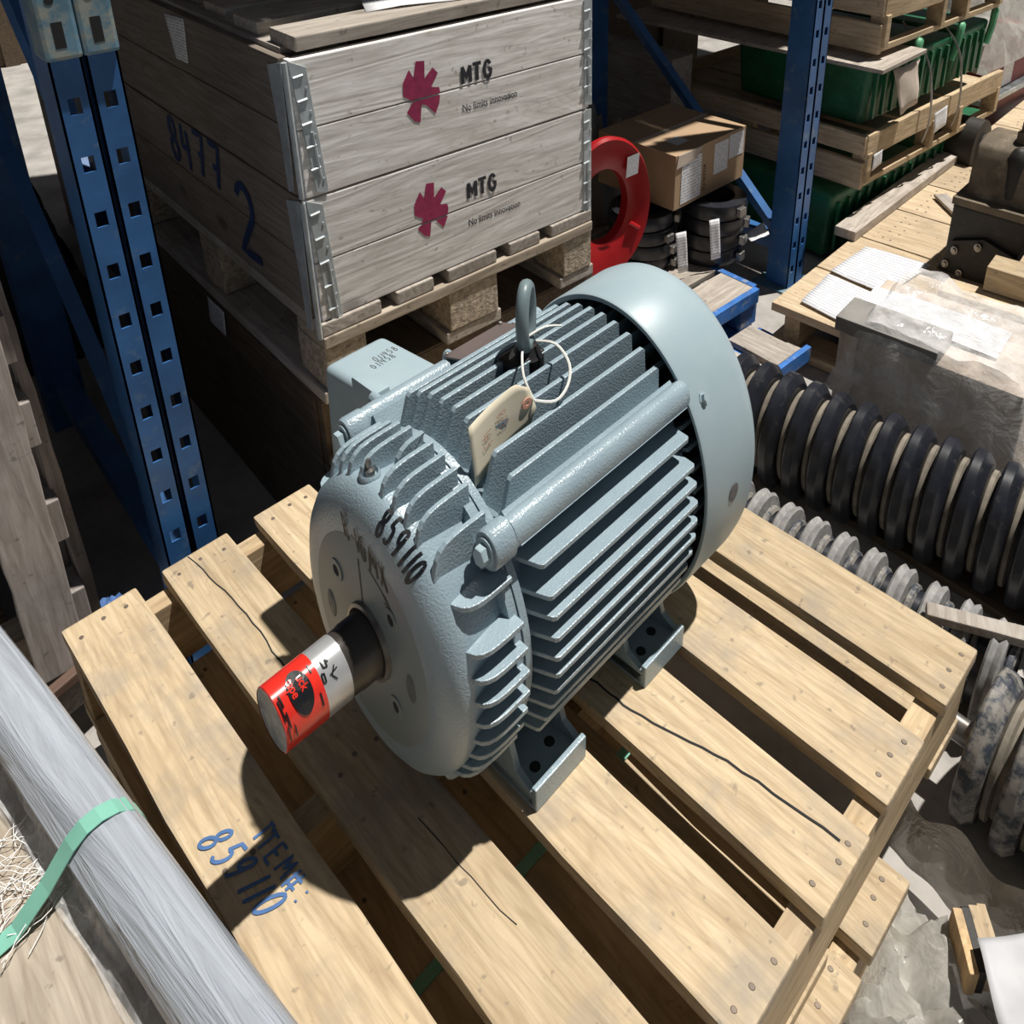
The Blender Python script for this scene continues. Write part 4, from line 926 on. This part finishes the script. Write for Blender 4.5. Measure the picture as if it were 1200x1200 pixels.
for i in range(61):
    u=-.05+1.275*i/60; q=PLB(u,.022); sd=Vector((math.sin(ang),-math.cos(ang),0)) 
    ring=[]
    for k in range(n):
        a=2*PI*k/n; rr=.036*(1+.10*noise.noise(Vector((a*2.2 if k<n else 0,u*2,0)))+.06*math.sin(3*a+u*2))
        ring.append(bm.verts.new((q.x+sd.x*rr*math.cos(a)*1.05,q.y+sd.y*rr*math.cos(a),-.185+rr*1.25*math.sin(a))))
    RGs.append(ring)
for a,b in zip(RGs,RGs[1:]):
    for k in range(n): bm.faces.new((a[k],a[(k+1)%n],b[(k+1)%n],b[k]))
obj('film_wrap',bm,FILMB,bd,smooth=True)
def skirt(u,v):
    q=PLB(.0+1.2*u,.045+.036*v+.01*noise.noise(Vector((u*9,v*3,0)))); return (q.x,q.y,-.185-.045*v**.6+.008*noise.noise(Vector((u*20,v*4,2)))+.004)
bm=NB(); grid(bm,60,8,skirt); obj('film_skirt',bm,FILM,bd,smooth=True)
# mint strap: over the bundle and across the plywood
bm=NB(); su=.455; path=[(-.0165,-.195),(-.0145,-.172),(-.007,-.152),(.006,-.141),(.022,-.1375),(.038,-.141),(.054,-.153),(.085,-.190),(.12,-.222),(.15,-.2295),(.60,-.2295)]
L_=[]
for v,z in path:
    q0=PLB(su+.02*0-v*.18,v); q1=PLB(su+.021-v*.18,v); L_.append((bm.verts.new((q0.x,q0.y,z)),bm.verts.new((q1.x,q1.y,z))))
for a,b in zip(L_,L_[1:]): bm.faces.new((a[0],a[1],b[1],b[0]))
obj('mint_strap',bm,MINT,bd,solid=.0015)
# frayed plastic strands
bm=NB()
for i in range(34):
    q=PLB(.33+random.random()*.12,.065+random.random()*.03); P=[Vector((q.x,q.y,-.222))]; a=math.pi+random.uniform(-.9,.9)
    for k in range(6): a+=random.uniform(-.7,.7); P.append(P[-1]+Vector((math.cos(a)*.011,math.sin(a)*.011,random.uniform(-.003,.004))))
    for p in P: p.z=max(p.z,-.2305)
    tube(bm,P,.0005,4)
tag(obj('frayed_strands',bm,plain('clear_strands',(.85,.85,.84),.2,var=.05)),'tangle of frayed clear plastic strands on the grey plywood','plastic strands',kind='stuff')
# ================================================================ WEATHERED UPRIGHT PALLET (left)
up_=thing('weathered_pallet','old grey splintered pallet standing on edge at the left, beside the blue rack upright','pallet',(0,0,0))
def leanplank(name,x0,x1,y,zb_,zt,dx,dy,th,mat):
    bm=NB(); nz=14; sd=random.random()*20; R_=[]
    for i in range(nz+1):
        t=i/nz; z=zb_+(zt-zb_)*t; j0=.006*noise.noise(Vector((t*9,sd,0))); j1=.006*noise.noise(Vector((t*9,sd+4,0)))
        R_.append([bm.verts.new(p) for p in ((x0+dx*t+j0,y+dy*t,z),(x1+dx*t+j1,y+dy*t,z),(x1+dx*t+j1,y+dy*t+th,z),(x0+dx*t+j0,y+dy*t+th,z))])
    for a,b in zip(R_,R_[1:]):
        for k in range(4): bm.faces.new((a[k],a[(k+1)%4],b[(k+1)%4],b[k]))
    bm.faces.new(R_[0][::-1]); bm.faces.new(R_[-1]); return obj(name,bm,mat,up_,bev=.002)
leanplank('face_board',-.560,-.482,.05,-.50,.20,.015,.03,.02,W_OLDZ)
leanplank('face_board',-.455,-.437,.11,-.50,.30,-.005,.02,.05,W_OLDZ)
leanplank('face_board',-.475,-.455,.16,-.50,.33,-.005,.02,.02,W_OLDZ)
for z in (-.42,-.22,-.02,.14): plank('stringer_block',-.478,.12,z,.045,.07,.085,W_OLDZ,up_,bev=.002)
for z in (-.46,): plank('cross_piece',-.60,.13,z,.25,.06,.06,W_EUR,up_)
tag(plank('rust_steel_bar',-.56,.02,-.50,.22,.02,.02,plain('rusty_steel',(.12,.07,.05),.7),None,rotz=.3),'thin rusty steel bar at the foot of the weathered pallet','bar')
tag(plank('timber_offcut',-.56,.10,-.56,.20,.12,.06,W_OLD,None,rotz=.2),'grey timber offcut under the weathered pallet','offcut')
tag(plank('dark_box',-.72,.45,-.40,.3,.5,.5,DARKWOOD,None),'dark timber box behind the weathered pallet','box')
crumple('blue_plastic',-.44,-.38,.16,.28,-.64,.06,plain('blue_film',(.10,.2,.45),.4),'blue plastic scrap on the floor beside the weathered pallet','plastic',n=14,seed=41)
tag(plank('floor_rail',-.30,-.07,-.64,.50,.09,.05,plain('grey_rail_paint',(.40,.42,.44),.5),None),'grey painted rail on the floor under the pallet, by the rack foot','rail')
# far rack row seen as silhouettes
for i,(x,y) in enumerate(((-.80,1.30),(-.30,3.6),(-.62,2.4))):
    upright('rack_upright',['dark rack upright just behind the weathered pallet','far rack upright against the sunlit floor','dark rack upright at the left edge of the photo'][i],x,y,ztop=1.28,group=None)
crumple('dark_load',-.45,-.05,1.3,2.2,FL,.45,plain('dark_tarp',(.02,.02,.02),.8),'dark shapeless load on the floor behind the left rack','load',seed=55)
# ================================================================ FILM AND PAPERS (bottom right)
crumple('film_heap',.08,.31,-1.34,-1.06,-.665,.10,FILM2,'heap of milky crumpled film at the bottom right, beside the pallet corner','plastic film',n=36,seed=7,rnd=1)
ft=thing('film_strip','dusty clear film sheet draped along the near side of the grey-dusted roller','plastic film',(0,0,0))
bm=NB()
def strip(u,v):
    q=noise.noise(Vector((u*9,v*3,5)))*.016
    return (.372-.018*(1-v)+q*.4-.02*u,-.985-.50*u-.02*(1-v),-.64+.122*v+.008*math.sin(u*30)*v**3+q*.8)
grid(bm,60,8,strip); obj('sheet',bm,film('dusty_grey_film',(.30,.28,.255),.88,.1,.22,16),ft,smooth=True)
tag(sheet('white_sheet',[(.262,-1.19,-.515),(.16,-1.27,-.50),(.34,-1.36,-.50),(.38,-1.27,-.53)],plain('film_covered_paper',(.50,.51,.54),.5,var=.15),curl=.008,n=14),'white glossy sheet in clear film at the bottom-right corner','paper')
for i in range(4):
    tag(plank('wood_offcut',.262+.010*i,-1.178-.007*i,-.56,.013,.075,.05,[W_PALZ,MACH_D,W_TAN,W_TAN][i],None,rotz=math.radians(-48),bev=.002),['tan','black','pale','outermost pale'][i]+' thin offcut in the bundle beside the white sheet','offcut','offcut bundle')
